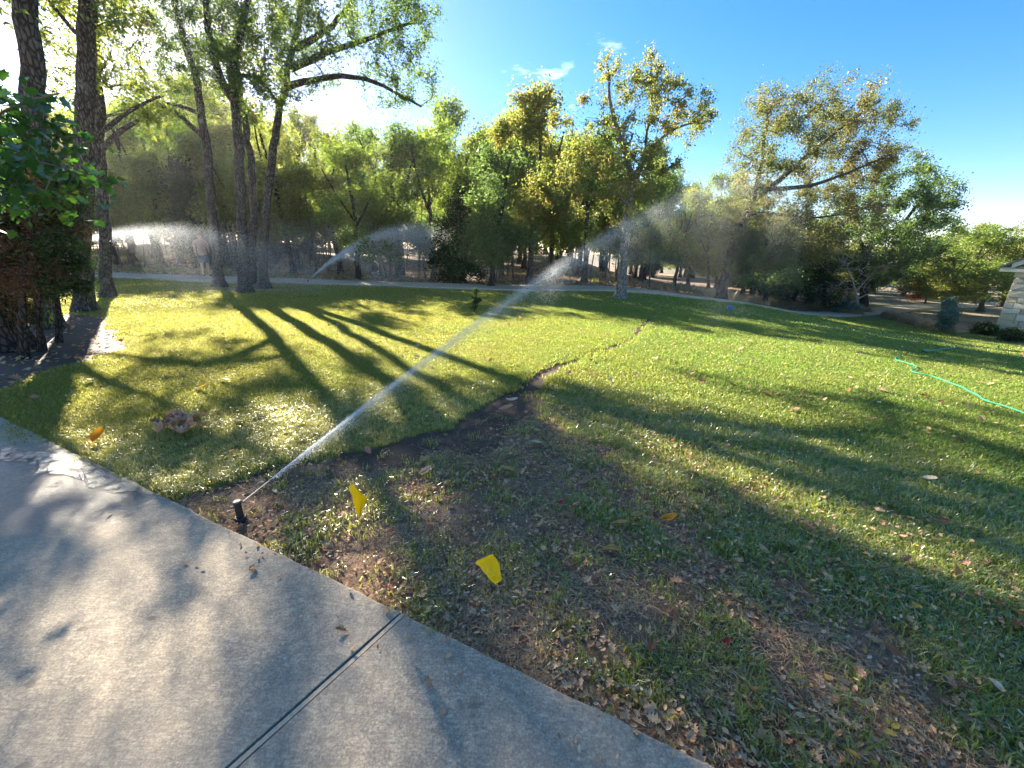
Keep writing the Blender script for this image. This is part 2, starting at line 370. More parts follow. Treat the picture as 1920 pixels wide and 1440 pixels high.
def drop_mat(name, alpha, trans=0.8):
    m, nt = mat_new(name); b = NB(nt)
    t = b.n('ShaderNodeBsdfTranslucent'); t.inputs['Color'].default_value = (0.95, 0.97, 1, 1)
    d = b.n('ShaderNodeBsdfDiffuse'); d.inputs['Color'].default_value = (0.95, 0.97, 1, 1)
    tr = b.n('ShaderNodeBsdfTransparent')
    s = b.mixsh(trans, d.outputs[0], t.outputs[0])
    b.out(s if alpha >= 1 else b.mixsh(alpha, tr.outputs[0], s)); return m
DROP = drop_mat('water_drops', 1.0)
JET = drop_mat('water_jet', 0.4)

# ------------------------------------------------------------------ areas of ground cover
def poly_px(pts): return np.array([G(*q)[:2] for q in pts])
def seg_dist(x, y, P, closed=True):
    d = np.full(np.shape(x), 1e9); n = len(P)
    for i in range(n if closed else n - 1):
        a = P[i]; bb = P[(i + 1) % n]; v = bb - a; L = v @ v + 1e-12
        t = np.clip(((x - a[0]) * v[0] + (y - a[1]) * v[1]) / L, 0, 1)
        d = np.minimum(d, np.hypot(x - a[0] - t * v[0], y - a[1] - t * v[1]))
    return d
def inside(x, y, P):
    r_ = np.zeros(np.shape(x), bool); n = len(P)
    for i in range(n):
        a = P[i]; bb = P[(i + 1) % n]
        c = ((a[1] > y) != (bb[1] > y)) & (x < (bb[0] - a[0]) * (y - a[1]) / (bb[1] - a[1] + 1e-12) + a[0]); r_ ^= c
    return r_
def sdf(x, y, P): return np.where(inside(x, y, P), -1, 1) * seg_dist(x, y, P)

EDGE_A = G(0, 790)[:2]; EDGE_B = G(1290, 1440)[:2]
_ed = (EDGE_B - EDGE_A) / np.linalg.norm(EDGE_B - EDGE_A); _en = np.array([-_ed[1], _ed[0]])
if _en[1] < 0: _en = -_en
def drive_side(x, y):
    """distance from the driveway edge, positive on the lawn side"""
    return (x - EDGE_A[0]) * _en[0] + (y - EDGE_A[1]) * _en[1]
SOIL_P = poly_px([(335, 928), (450, 893), (560, 858), (700, 843), (800, 812), (880, 800), (905, 785), (935, 815), (975, 850), (1010, 950), (1130, 1030), (1280, 1180), (1400, 1300), (1500, 1440), (1290, 1440), (420, 985)])
SOD_P = poly_px([(0, 790), (0, 728), (240, 655), (262, 600), (400, 545), (900, 545), (1180, 560), (1216, 598), (1195, 625), (1150, 642), (1090, 662), (1035, 682), (1005, 705), (965, 742), (925, 768), (893, 778), (890, 800), (800, 812), (740, 838), (640, 852), (560, 858), (500, 872), (450, 893), (400, 905), (335, 928), (240, 905), (150, 860)])
TRENCH = poly_px([(890, 822), (900, 795), (935, 772), (975, 745), (1010, 705), (1040, 688), (1095, 670), (1150, 649), (1190, 632), (1200, 614), (1218, 597)])
MULCH_P = np.array([tuple(q) for q in poly_px([(-300, 830), (0, 732), (110, 690), (240, 652), (235, 622), (200, 592), (130, 585), (0, 590)])] + [(-13, 9.0), (-14, 5.5)])
RING = poly_px([(375, 538), (560, 538)]).mean(0)
LAWN_FAR = [G(*q)[:2] for q in [(1340, 561), (1480, 578), (1600, 590), (1700, 600), (1790, 626), (1920, 652)]]
ROAD = [(-60.0, 19.6), (-21.5, 17.9), (-7.79, 16.85), (-0.1, 16.5), (8, 18.6), (18, 26.5), (34, 35), (60, 44)]
_rp = np.array(ROAD)
ROAD_HW = 0.95
def road_y(x): return np.interp(x, _rp[:, 0], _rp[:, 1])
LAWN_P = np.array([(60, 5.0)] + [tuple(q) for q in LAWN_FAR[::-1]] + [(6, 16.5), (-0.1, 15.2), (-7.8, 15.5), (-21, 16.6), (-60, 18), (-60, -3), (60, -3)])
PUD_C = G(170, 895)[:2]
BROWN_C = G(1850, 676)[:2]

def cover(x, y):
    x = np.asarray(x, float); y = np.asarray(y, float)
    nz1 = fbm(x, y, 1.6, 4, 3); nz2 = fbm(x, y, 5.0, 3, 9); nz3 = fbm(x, y, 14, 2, 21)
    wob = (nz2 - 0.5) * 0.22 + (nz3 - 0.5) * 0.06
    ds = sdf(x, y, SOIL_P); sod = sdf(x, y, SOD_P); dr = drive_side(x, y)
    # bare earth: solid in the middle, thinning out to the right over about a metre
    out = np.clip(1 - (ds + wob) / 1.5, 0, 1.0)
    thin = ss((0.74 * out + 0.62 * (nz1 - 0.5) * 2 * 0.8 + (nz2 - 0.5) * 0.7 - 0.28) / 0.35)
    soil = np.where(ds + wob * 0.5 < 0, 0.62 + 0.4 * ss((nz1 * 0.6 + nz2 * 0.4 - 0.36) / 0.16), thin)
    scat = ss((fbm(x, y, 2.3, 3, 55) - 0.62) / 0.1) * 0.55 * (x > -1) * np.clip(1 - np.hypot(x, y) / 9, 0, 1)
    soil = np.maximum(soil, scat)
    soil = np.where(sod < 0.0 + wob * 0.35, np.where(fbm(x, y, 3.1, 3, 77) > 0.66, 0.35, 0.0), soil)
    tr = seg_dist(x, y, TRENCH, False); d0 = np.hypot(x, y)
    tw = 0.12 + 0.10 * (fbm(x, y, 1.2, 2, 31) - 0.3) + 0.045 * np.clip(6 - d0, 0, 2.5)
    trench = ss((tw - tr + wob * 0.25) / 0.04)
    core = ss((0.33 - np.abs(sdf(x, y, SOD_P)) + wob) / 0.1) * (ds < 0.05) * (x > -1.3)
    soil = np.maximum(soil, np.maximum(trench, core * 0.97))
    fr = ss((0.12 - dr + wob * 0.4) / 0.06) * (sod > 0); soil = np.maximum(soil, fr * 0.85)
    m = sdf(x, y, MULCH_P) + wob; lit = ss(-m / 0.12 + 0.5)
    ring = ss((1.5 - np.hypot((x - RING[0]) / 1.5, (y - RING[1]) * 1.0) + (nz1 - 0.5) * 1.4) / 0.4) * 0.8
    lit = np.maximum(lit, ring)
    back = ss((y - road_y(x)) / 0.6) * (x < 30)
    lit = np.maximum(lit, back)
    law = sdf(x, y, LAWN_P) + (nz1 - 0.5) * 1.2
    wild = ss(law / 0.5) * (1 - back * 0.6)
    brown = ss((1.0 - np.hypot((x - BROWN_C[0]) / 2.2, (y - BROWN_C[1]) / 0.7) + (nz1 - 0.5)) / 0.4) * 0.7
    wild = np.maximum(wild, brown)
    wet = np.maximum(trench, core) * 0.9
    wet = np.maximum(wet, ss((1.1 - np.hypot((x + 2.1), (y - 2.75) * 1.3)) / 0.6) * 0.7 * (soil > 0.3))
    wet = np.maximum(wet, ss(-m / 0.1) * 0.85)  # shade on the mulch bed, painted in as darkening through this mask
    return soil, lit, wild, wet, sod, ds
def soil_colour(x, y, soil, sod, ds):
    return np.maximum(soil, np.where(sod > 0, np.clip(1.25 - (ds + (fbm(x, y, 1.6, 3, 3) - .5) * 1.2) / 1.7, 0, .95), 0))

def ground_z(x, y, full=True):
    x = np.asarray(x, float); y = np.asarray(y, float)
    z = base_z(x, y)
    soil, lit, wild, wet, sod, ds = cover(x, y)
    d0 = np.hypot(x, y); near = np.clip(1 - d0 / 14, 0, 1)
    z = z + near * ((fbm(x, y, 7, 4, 5) - 0.5) * 0.028 + (fbm(x, y, 30, 3, 6) - 0.5) * 0.016 * (soil + lit).clip(0, 1))
    z = z + 0.022 * ss(-(sod) / 0.05) * near
    z = z - 0.018 * np.clip(soil, 0, 1) * near
    z = z + (fbm(x, y, 0.25, 3, 8) - 0.5) * 0.12 * ss((d0 - 6) / 8)
    z = z + 0.9 * ss((y - 24) / 40) * (x < 8) * 1.0
    z = z - 0.03
    dr = drive_side(x, y)
    z = np.where(dr < 0.01, -0.09, z)
    rd = np.abs(y - road_y(x)); z = np.where(rd < ROAD_HW + 0.1, base_z(x, y) - 0.07, z)
    return z

# ------------------------------------------------------------------ ground sheet
def axis(core0, core1, step, lo, hi, grow):
    a = list(np.arange(core0, core1, step)); s = step; v = a[-1]
    while v < hi: s = min(s * grow, 6.0); v += s; a.append(v)
    s = step; v = a[0]
    while v > lo: s = min(s * grow, 6.0); v -= s; a.insert(0, v)
    return np.array(a)
gx = axis(-4.6, 4.6, 0.03, -260, 260, 1.035); gy = axis(0.4, 5.2, 0.028, -30, 420, 1.018)
XX, YY = np.meshgrid(gx, gy); xf = XX.ravel(); yf = YY.ravel()
zf = ground_z(xf, yf)
cs, cl, cw, wet_shade, _sd, _ds = cover(xf, yf)
nx, ny = len(gx), len(gy)
ii = (np.arange(ny - 1)[:, None] * nx + np.arange(nx - 1)[None, :])
gf = np.stack([ii, ii + 1, ii + nx + 1, ii + nx], -1).reshape(-1, 4)
gme = mesh_np('ground', np.stack([xf, yf, zf], 1), gf, GROUND, True)
for nme, v in (('soil', soil_colour(xf, yf, cs, _sd, _ds)), ('litter', cl), ('wild', cw), ('wet', wet_shade)): add_attr(gme, nme, v)
tag(link('ground', gme), kind='structure')
print('ground', len(gf))

# ------------------------------------------------------------------ driveway slabs
JT = G(757, 1153)[:2]; JB = G(440, 1440)[:2]
jd = (JB - JT) / np.linalg.norm(JB - JT)
drv = tag(empty('driveway'), kind='structure')
def slab(poly_fn, name):
    pass
def slab_mesh(s0, s1, label_mat, side):
    """one poured slab: a grid from the lawn edge backwards; s is distance along the edge from the joint"""
    ds_ = np.linspace(s0, s1, int(abs(s1 - s0) / 0.06) + 2); dt = np.concatenate([[0, 0.004, 0.012], np.linspace(0.05, 7.5, 120)])
    S, T = np.meshgrid(ds_, dt)
    P = JT[None, None, :] + S[..., None] * _ed + T[..., None] * jd
    wobe = (fbm(P[..., 0] * 1.0, P[..., 1], 9, 3, 12) - 0.5) * 0.02
    P = P - _en * (wobe * (T < 0.03))[..., None]
    Z = np.where(T < 0.001, 0.0, np.where(T < 0.006, 0.006, 0.010)) + 0 * S
    Vt = np.stack([P[..., 0], P[..., 1], Z], -1).reshape(-1, 3)
    n_, m_ = len(ds_), len(dt); i0 = (np.arange(m_ - 1)[:, None] * n_ + np.arange(n_ - 1)[None, :])
    Fq = np.stack([i0, i0 + n_, i0 + n_ + 1, i0 + 1], -1).reshape(-1, 4)
    # skirts
    base = len(Vt); V2 = []; F2 = []
    border = [list(range(0, n_)), [k * n_ for k in range(m_)], [k * n_ + n_ - 1 for k in range(m_)]]
    for bd in border:
        o = base + len(V2)
        for k in bd: V2.append((Vt[k][0], Vt[k][1], -0.12))
        for j in range(len(bd) - 1): F2.append((bd[j], bd[j + 1], o + j + 1, o + j))
    V = np.concatenate([Vt, np.array(V2)]); me = mesh_np('concrete_slab', V, [Fq, np.array(F2)], CONCRETE, False)
    wet = np.clip(1.35 - np.hypot((V[:, 0] - PUD_C[0] + 0.35) / 1.15, (V[:, 1] - PUD_C[1] + 0.10) / 0.62), 0, 1)
    add_attr(me, 'wet', wet); return me
link('concrete_slab', slab_mesh(-16, -0.017, 0, 0), drv)
link('concrete_slab', slab_mesh(0.017, 9, 0, 1), drv)
# the joint: a filler strip a little lower between two dark grooves
JM = simple_mat('joint_filler', (0.46, 0.38, 0.29), 0.9, 0.1, 0.4, 60, 0.5, 0.004)
jp = []
for a0, a1, zt in ((-0.0085, 0.0085, 0.006),):
    L = 7.4; n = 160; t = np.linspace(0.004, L, n)
    P0 = JT + a0 * _ed; P1 = JT + a1 * _ed
    A_ = P0[None] + t[:, None] * jd; B_ = P1[None] + t[:, None] * jd
    zz = zt + (fbm(t * 1.0, t * 0, 6, 3, 2) - 0.5) * 0.006
    V = np.concatenate([np.c_[A_, zz], np.c_[B_, zz], np.c_[A_, zz * 0 - 0.05], np.c_[B_, zz * 0 - 0.05]])
    k = np.arange(n - 1); Fq = np.concatenate([np.stack([k, k + n, k + n + 1, k + 1], -1), np.stack([k, k + 1, k + 1 + 2 * n, k + 2 * n], -1), np.stack([k + n, k + 3 * n, k + 1 + 3 * n, k + 1 + n], -1)])
    jp.append((V, Fq))
V, Fq = join(jp); link('joint_strip', mesh_np('joint_strip', V, Fq, JM), drv)
# thin water running along the slab edge
up_ = [(-60, 812), (0, 832), (60, 846), (110, 852), (160, 866), (215, 890), (262, 916)]; lo_ = [(-60, 845), (0, 858), (55, 874), (110, 898), (160, 914), (205, 925), (266, 921)]
def _line(P_, n_):
    P_ = np.array([G(*q)[:2] for q in P_]) - _en * 0.02; t = np.arange(len(P_)); tt = np.linspace(0, len(P_) - 1, n_); return np.stack([np.interp(tt, t, P_[:, 0]), np.interp(tt, t, P_[:, 1])], 1)
UA, LA = _line(up_, 140), _line(lo_, 140); LA = LA - _en * ((fbm(LA[:, 0], LA[:, 1], 7, 4, 71) - .5) * .30 * np.sin(np.linspace(0.1, math.pi, 140)))[:, None]
nr_ = 12; rows_ = [UA + (LA - UA) * (k / (nr_ - 1)) for k in range(nr_)]
Vw = np.concatenate([np.c_[q, np.full(140, .0145)] for q in rows_]); i0 = (np.arange(nr_ - 1)[:, None] * 140 + np.arange(139)[None])
wme = mesh_np('puddle', Vw, np.stack([i0, i0 + 140, i0 + 141, i0 + 1], -1).reshape(-1, 4), WATER, True)
tag(link('water', wme), kind='structure')

# far concrete drive
def ribbon(P, hw, z_add, name, mat, thick=0.12):
    P = np.asarray(P, float); t = np.arange(len(P)); tt = np.linspace(0, len(P) - 1, 240)
    Q = np.stack([np.interp(tt, t, P[:, 0]), np.interp(tt, t, P[:, 1])], 1)
    for _ in range(6): Q[1:-1] = (Q[:-2] + Q[1:-1] * 2 + Q[2:]) / 4
    T = np.gradient(Q, axis=0); T /= np.linalg.norm(T, axis=1)[:, None]; N = np.stack([-T[:, 1], T[:, 0]], 1)
    A_ = Q + N * hw; B_ = Q - N * hw
    za = base_z(Q[:, 0], Q[:, 1]) + z_add; n = len(Q)
    V = np.concatenate([np.c_[A_, za], np.c_[B_, za], np.c_[A_, za - thick], np.c_[B_, za - thick]])
    k = np.arange(n - 1)
    Fq = np.concatenate([np.stack([k, k + n, k + n + 1, k + 1], -1)[:, ::-1], np.stack([k, k + 1, k + 1 + 2 * n, k + 2 * n], -1)[:, ::-1], np.stack([k + n, k + 3 * n, k + 1 + 3 * n, k + 1 + n], -1)[:, ::-1]])
    me = mesh_np(name, V, Fq, mat); add_attr(me, 'wet', np.zeros(len(V))); return link(name, me)
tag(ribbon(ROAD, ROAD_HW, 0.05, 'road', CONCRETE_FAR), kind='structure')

# ------------------------------------------------------------------ tree building
def skeleton(trunks, targets, seg=0.3, wob=0.09, up=0.35, start_frac=0.35, rs=None):
    rs = rs or rng
    N = []; par = []; Rt = []; istr = []
    stem_ids = []
    for ti, (pts, r0, r1) in enumerate(trunks):
        pts = np.asarray(pts, float); d = np.r_[0, np.cumsum(np.linalg.norm(np.diff(pts, axis=0), axis=1))]
        n = max(3, int(d[-1] / seg) + 1); s = np.linspace(0, d[-1], n)
        # smooth through the control points
        Q = np.stack([np.interp(s, d, pts[:, k]) for k in range(3)], 1)
        for _ in range(3): Q[1:-1] = (Q[:-2] + 2 * Q[1:-1] + Q[2:]) / 4
        w = rs.normal(0, 1, (n, 3)); w = np.cumsum(w, 0) * 0.0; amp = np.minimum(r0, 0.12) * 0.35
        Q[1:-1] += rs.normal(0, amp, (n - 2, 3)) * 0.5 * np.array([1, 1, 0.2])
        ids = []
        for k in range(n):
            if k == 0 and ti > 0:
                A = np.array(N); j = int(np.argmin(np.linalg.norm(A - Q[0], axis=1)))
                if np.linalg.norm(A[j] - Q[0]) < 0.9: par.append(j)
                else: par.append(-1)
            else: par.append(len(N) - 1 if k else -1)
            N.append(Q[k]); Rt.append(r0 + (r1 - r0) * (k / (n - 1)) ** 0.85); istr.append(ti); ids.append(len(N) - 1)
        stem_ids.append((ids, start_frac if ti == 0 else 0.12))
    allow = np.zeros(20000, bool)
    for ids, sf in stem_ids:
        for k in ids[int(len(ids) * sf):]: allow[k] = True
    arr = np.zeros((20000, 3)); arr[:len(N)] = N; cnt = len(N); ntr = cnt
    targets = np.asarray(targets)
    A = arr[:cnt][allow[:cnt]]
    dmin = np.array([np.min(np.linalg.norm(A - t, axis=1)) for t in targets]); order = np.argsort(dmin)
    par = list(par); depth_ = [0] * cnt; tips = []
    for ti in order:
        t = targets[ti]; v = arr[:cnt] - t
        dd = np.sqrt((v ** 2).sum(1)) + up * np.maximum(0, v[:, 2]); dd[~allow[:cnt]] = 1e9
        j = int(np.argmin(dd)); s = arr[j]; L = np.linalg.norm(t - s)
        if L < seg * 0.5: tips.append(j); continue
        n = max(2, int(round(L / seg)) + 1)
        # leave the parent roughly along its own direction
        pdir = arr[j] - arr[par[j]] if par[j] >= 0 else np.array([0, 0, 1.]); pl = np.linalg.norm(pdir); pdir = pdir / pl if pl > 0 else np.array([0, 0, 1.])
        c1 = s + (pdir * 0.35 + (t - s) / L * 0.4 + np.array([0, 0, 0.15])) * L * 0.5
        u_ = np.linspace(0, 1, n + 1)[1:, None]
        Q = (1 - u_) ** 2 * s + 2 * u_ * (1 - u_) * c1 + u_ ** 2 * t
        Q[:-1] += rs.normal(0, wob * min(1, L), (n - 1, 3))
        pj = j
        for k in range(n):
            arr[cnt] = Q[k]; par.append(pj); allow[cnt] = True; pj = cnt; cnt += 1
            if cnt > 19900: break
        tips.append(cnt - 1)
        if cnt > 19900: break
    par = np.array(par); P = arr[:cnt].copy()
    return P, par, np.array(Rt), ntr, tips

def radii(P, par, Rt, ntr, tip=0.006, ex=2.35, cap=None):
    n = len(P); acc = np.zeros(n); has = np.zeros(n, bool)
    for i in range(n - 1, -1, -1):
        if not has[i]: acc[i] = tip ** ex
        p = par[i]
        if p >= 0: acc[p] += acc[i]; has[p] = True
    r_ = acc ** (1 / ex)
    # slight growth with length
    r_[:ntr] = Rt
    for i in range(ntr, n):
        p = par[i]; r_[i] = min(r_[i], r_[p] * 0.92 if p < ntr else r_[p])
    return r_

def tubes(P, par, r_, ntr, keep, flare=None, rough=0.06):
    """stack of chains -> vertices and quads"""
    n = len(P); kids = [[] for _ in range(n)]
    for i in range(n):
        if par[i] >= 0: kids[par[i]].append(i)
    Vs = []; Fs = []; off = 0; done = np.zeros(n, bool)
    for i in range(n):
        if done[i]: continue
        p = par[i]; chain = [i]; done[i] = True; c = i
        while True:
            ks = [k for k in kids[c] if not done[k] and ((k < ntr) == (c < ntr))]
            if not ks: break
            k = max(ks, key=lambda q: r_[q]) if c >= ntr else min(ks)
            done[k] = True; chain.append(k); c = k
        if keep == 'trunk' and i >= ntr: continue
        if keep == 'branch' and i < ntr: continue
        pts = P[chain]; rr = r_[chain]
        if p >= 0: pts = np.vstack([P[p], pts]); rr = np.r_[min(rr[0] * 1.15, r_[p]), rr]
        if len(pts) < 2: continue
        sg = 14 if rr[0] > 0.12 else 8 if rr[0] > 0.05 else 5 if rr[0] > 0.015 else 3
        V, Fq = tube(pts, np.maximum(rr, 0.0035), sg)
        if keep == 'trunk' and p < 0:
            z0 = pts[0, 2]; V = V.reshape(len(pts), sg, 3)
            h = V[:, :, 2] - z0; an = np.arange(sg) / sg * 2 * math.pi
            fl = 1 + 0.75 * np.exp(-h / 0.22) * (1 + 0.35 * np.sin(an * 4 + 1.3)[None]) ; 
            V[:, :, :2] = pts[:, None, :2] + (V[:, :, :2] - pts[:, None, :2]) * fl[..., None]
            V = V.reshape(-1, 3)
        Vs.append(V); Fs.append(Fq + off); off += len(V)
    if not Vs: return None
    V = np.concatenate(Vs); Fq = np.concatenate(Fs)
    return V, Fq

def leaves(C, size, rs, droop=0.25, aspect=0.55, jit=0.35, fold=0.18):
    n = len(C); s = size * rs.uniform(1 - jit, 1 + jit, n)
    a = rs.uniform(0, 2 * math.pi, n); tilt = rs.normal(-droop, 0.6, n)
    D = np.stack([np.cos(a) * np.cos(tilt), np.sin(a) * np.cos(tilt), np.sin(tilt)], 1)
    S = np.cross(D, rs.normal(0, 1, (n, 3)) * np.array([0.7, 0.7, 0.5]) + np.array([0, 0, 1.0])); S /= np.linalg.norm(S, axis=1)[:, None] + 1e-9
    Nn = np.cross(S, D)
    b0 = C - D * s[:, None] * 0.5; tp = C + D * s[:, None] * 0.5
    l_ = C + S * s[:, None] * aspect * 0.5 + Nn * s[:, None] * fold; r_ = C - S * s[:, None] * aspect * 0.5 + Nn * s[:, None] * fold
    V = np.stack([b0, l_, tp, r_], 1).reshape(-1, 3)
    k = np.arange(n)[:, None] * 4
    return V, (k + np.array([[0, 1, 2, 3]]))

def blob_targets(blobs, n, rs, shell=0.5):
    w = np.array([b_[1] ** 2.2 * (b_[2] if len(b_) > 2 else 1) for b_ in blobs]); w /= w.sum(); out = []
    for (b_, k) in zip(blobs, rs.multinomial(n, w)):
        v = rs.normal(0, 1, (k, 3)); v /= np.linalg.norm(v, axis=1)[:, None] + 1e-9
        rad = b_[1] * rs.uniform(shell, 1.0, (k, 1)) ** 0.6
        out.append(np.asarray(b_[0]) + v * rad * np.array([1, 1, 0.8]))
    return np.concatenate(out)

def make_tree(name, label, cat, trunks, blobs, n_t=160, n_leaf=14000, lsize=0.09, lmat=L_GREEN, bark=BARK, twig=TWIG, group=None,
              seg=0.3, wob=0.09, spread=0.16, tip=0.006, up=0.35, start=0.35, seed=1, droop=0.25, aspect=0.55, bare=0.0, shell=0.4, origin=None, branch_name='branches'):
    rs = np.random.default_rng(seed)
    T = blob_targets(blobs, n_t, rs, shell)
    P, par, Rt, ntr, tips = skeleton(trunks, T, seg, wob, up, start, rs)
    r_ = radii(P, par, Rt, ntr, tip)
    o = np.asarray(trunks[0][0][0], float) if origin is None else np.asarray(origin, float)
    root = empty(name, o); tag(root, label, cat, group)
    res = tubes(P, par, r_, ntr, 'trunk')
    link('trunk', mesh_np('trunk', res[0] - o, res[1], bark, True), root)
    res = tubes(P, par, r_, ntr, 'branch')
    if res: tag(link(branch_name, mesh_np('branches', res[0] - o, res[1], twig, True), root), kind='stuff')
    if n_leaf:
        thin = np.where((r_ < max(0.022, tip * 3.2)) & (np.arange(len(P)) >= ntr))[0]
        if bare > 0: thin = thin[rs.random(len(thin)) > bare]
        # clumps: each chosen twig node carries a tuft of leaves
        w = rs.gamma(1.8, 1.0, len(thin)); w /= w.sum()
        pick = rs.choice(thin, n_leaf, p=w); prev = P[np.maximum(par[pick], 0)]
        C = P[pick] + (prev - P[pick]) * rs.random((n_leaf, 1)) + rs.normal(0, spread, (n_leaf, 3)) * rs.random((n_leaf, 1)) ** 0.5
        V, Fq = leaves(C, lsize, rs, droop, aspect)
        cr_ = link('crown', mesh_np('crown', V - o, Fq, lmat, False), root)
    return root

def blobs_px(lst, Y, dy=0.0, seed=0, flat=1.0):
    """(x, y, radius px[, weight[, extra depth]]) in the photograph at world depth Y -> world blobs"""
    out = []; rs = np.random.default_rng(seed)
    for q in lst:
        Yq = Y + (q[4] if len(q) > 4 else rs.normal(0, dy))
        c = W(q[0], q[1], Yq); out.append((c, q[2] * depth(c) / F_PX * flat, q[3] if len(q) > 3 else 1.0))
    return out
def trunk_px(lst, Y, r0, r1, base=True, dy=0.0):
    pts = [W(q[0], q[1], Y + (q[2] if len(q) > 2 else 0) ) for q in lst]
    if base:
        g = G(lst[0][0], lst[0][1]); pts[0] = np.array([g[0], g[1], float(ground_z(g[0], g[1])) - 0.05])
    return (pts, r0, r1)

def copy_tree(o, loc, rz=0, scale=(1, 1, 1), label=None):
    c = o.copy(); COL.objects.link(c); c.location = Vector([float(v) for v in loc]); c.rotation_euler = (0, 0, rz); c.scale = scale
    if label: c['label'] = label
    for ch in o.children:
        d = ch.copy(); COL.objects.link(d); d.parent = c
    return c

# ------------------------------------------------------------------ front trees
def yb(px, py): return float(G(px, py)[1])
# three tall oaks by the far drive
Y1 = yb(412, 536); Y2 = yb(458, 545); Y3 = yb(492, 538)
up_l = [(330, 60, 60), (300, 150, 55), (360, 200, 50), (250, 190, 60, 0.7), (340, -40, 80, 0.25), (260, -60, 80, 0.20), (400, 60, 70), (230, 60, 40, .4), (220, 130, 50, .6), (290, 100, 50, .8), (300, 240, 45, .5), (380, -120, 90, 0.15), (280, -180, 90, 0.15), (270, 20, 50), (200, 90, 50, .7), (340, 130, 50)]
make_tree('oak_tree', 'tall oak with bent grey trunk, left one of the three at the far drive', 'tree',
          [trunk_px([(412, 536), (402, 450), (395, 360), (385, 250), (362, 130), (330, 20), (320, -90)], Y1, 0.16, 0.075)[0:3],
           trunk_px([(388, 265), (350, 225), (300, 190), (235, 205), (190, 225)], Y1, 0.09, 0.04, False),
           trunk_px([(378, 215), (330, 190), (260, 200)], Y1 + .2, 0.07, 0.03, False)],
          blobs_px(up_l, Y1, 0.9, 1), 340, 16000, 0.072, L_HERO, BARK, seed=11, start=0.5, bare=0.1)
up_m = [(420, 40, 70), (470, 60, 60), (440, 130, 50), (500, 100, 50), (400, 150, 45), (460, -50, 90, 0.20), (390, -100, 90, 0.15), (540, -60, 80, 0.20), (480, 190, 40, .6), (350, 100, 50), (500, -160, 100, 0.12), (520, 160, 45), (470, 160, 40), (540, 40, 50)]
make_tree('oak_tree', 'tall oak with forked upper trunk, middle one of the three at the far drive', 'tree',
          [trunk_px([(460, 546), (452, 430), (450, 330), (447, 250), (440, 190)], Y2, 0.165, 0.115),
           trunk_px([(440, 190), (405, 140), (392, 60), (380, -30), (370, -120)], Y2, 0.12, 0.05, False),
           trunk_px([(440, 190), (430, 130), (452, 60), (468, -20), (480, -120)], Y2, 0.13, 0.05, False),
           trunk_px([(436, 150), (470, 125), (500, 160), (520, 190)], Y2 + .1, 0.06, 0.03, False)],
          blobs_px(up_m, Y2, 0.9, 2), 350, 16000, 0.072, L_HERO, BARK, seed=12, start=0.85)
up_r = [(560, 60, 60), (620, 30, 60), (690, 30, 60), (760, 50, 55), (790, 110, 40), (790, 160, 36), (740, 110, 50), (690, 100, 45), (740, 175, 36), (650, 150, 32, .6), (690, 190, 24, .5), (600, 110, 40, .6), (560, 150, 40, .8),
        (520, 200, 36, .7), (600, -60, 90, .4), (700, -50, 80, .5), (780, -20, 60, .7), (530, -60, 80, .4), (640, -160, 90, .25), (600, 170, 34, .7), (810, 60, 22, .6)]
make_tree('oak_tree', 'tall oak leaning right with long drooping limbs against the blue sky', 'tree',
          [trunk_px([(492, 539), (494, 450), (500, 370), (512, 280), (530, 180), (546, 110), (560, 40), (575, -60)], Y3, 0.165, 0.065),
           trunk_px([(534, 165), (575, 150), (640, 140), (700, 150), (745, 175), (790, 200)], Y3 - .3, 0.11, 0.03, False),
           trunk_px([(546, 128), (580, 115), (640, 85), (690, 78), (740, 50), (780, 40)], Y3 + .2, 0.12, 0.035, False),
           trunk_px([(556, 90), (620, 55), (660, 10), (690, -60)], Y3 + .6, 0.11, 0.04, False)],
          blobs_px(up_r, Y3, 0.8, 3), 440, 23000, 0.072, L_HERO, BARK, seed=13, start=0.45)
g = G(470, 531); make_tree('oak_tree', 'short thick oak trunk close behind the leaning oak at the drive', 'tree',
          [trunk_px([(472, 533), (470, 470), (478, 400), (470, 300), (455, 200), (440, 100)], yb(472, 533), 0.15, 0.09)],
          blobs_px([(430, 60, 60), (480, 20, 70), (400, 130, 50, .6), (500, 130, 50, .6)], yb(472, 533), 0.8, 4), 110, 6000, 0.085, L_OLIVE, BARK, seed=14, start=0.7)
# trees on the mulch bed at the left
YA = yb(158, 582); YB = yb(95, 612); YC = yb(30, 648); YD = yb(200, 556)
make_tree('oak_tree', 'straight rough-barked oak at the front corner of the mulch bed', 'tree',
          [trunk_px([(157, 583), (156, 480), (155, 380), (158, 280), (160, 160), (165, 0), (168, -140)], YA, 0.16, 0.12),
           trunk_px([(176, 260), (215, 225), (250, 200), (300, 180)], YA, 0.05, 0.02, False),
           trunk_px([(140, 60), (128, 35), (90, 10), (60, -40)], YA, 0.04, 0.02, False)],
          blobs_px([(200, 20, 50, .4), (240, 70, 36, .3), (230, 150, 30, .25), (100, 20, 40, .3), (180, -120, 110), (60, -120, 90), (300, -170, 100), (220, -260, 120), (120, 110, 36, .2)], YA, 0.8, 5), 190, 3800, 0.085, L_HERO, BARK, seed=15, start=0.4)
make_tree('oak_tree', 'oak with reddish trunk behind broad leaves, second from left edge', 'tree',
          [trunk_px([(88, 612), (84, 500), (78, 400), (68, 280), (60, 160), (52, 0), (46, -160)], YB, 0.155, 0.12)],
          blobs_px([(20, -60, 80), (100, -200, 120), (0, 40, 40, .3), (-80, -100, 100), (20, 130, 30, .2)], YB, 0.8, 6), 90, 3200, 0.085, L_HERO, BARK, seed=16, start=0.6)
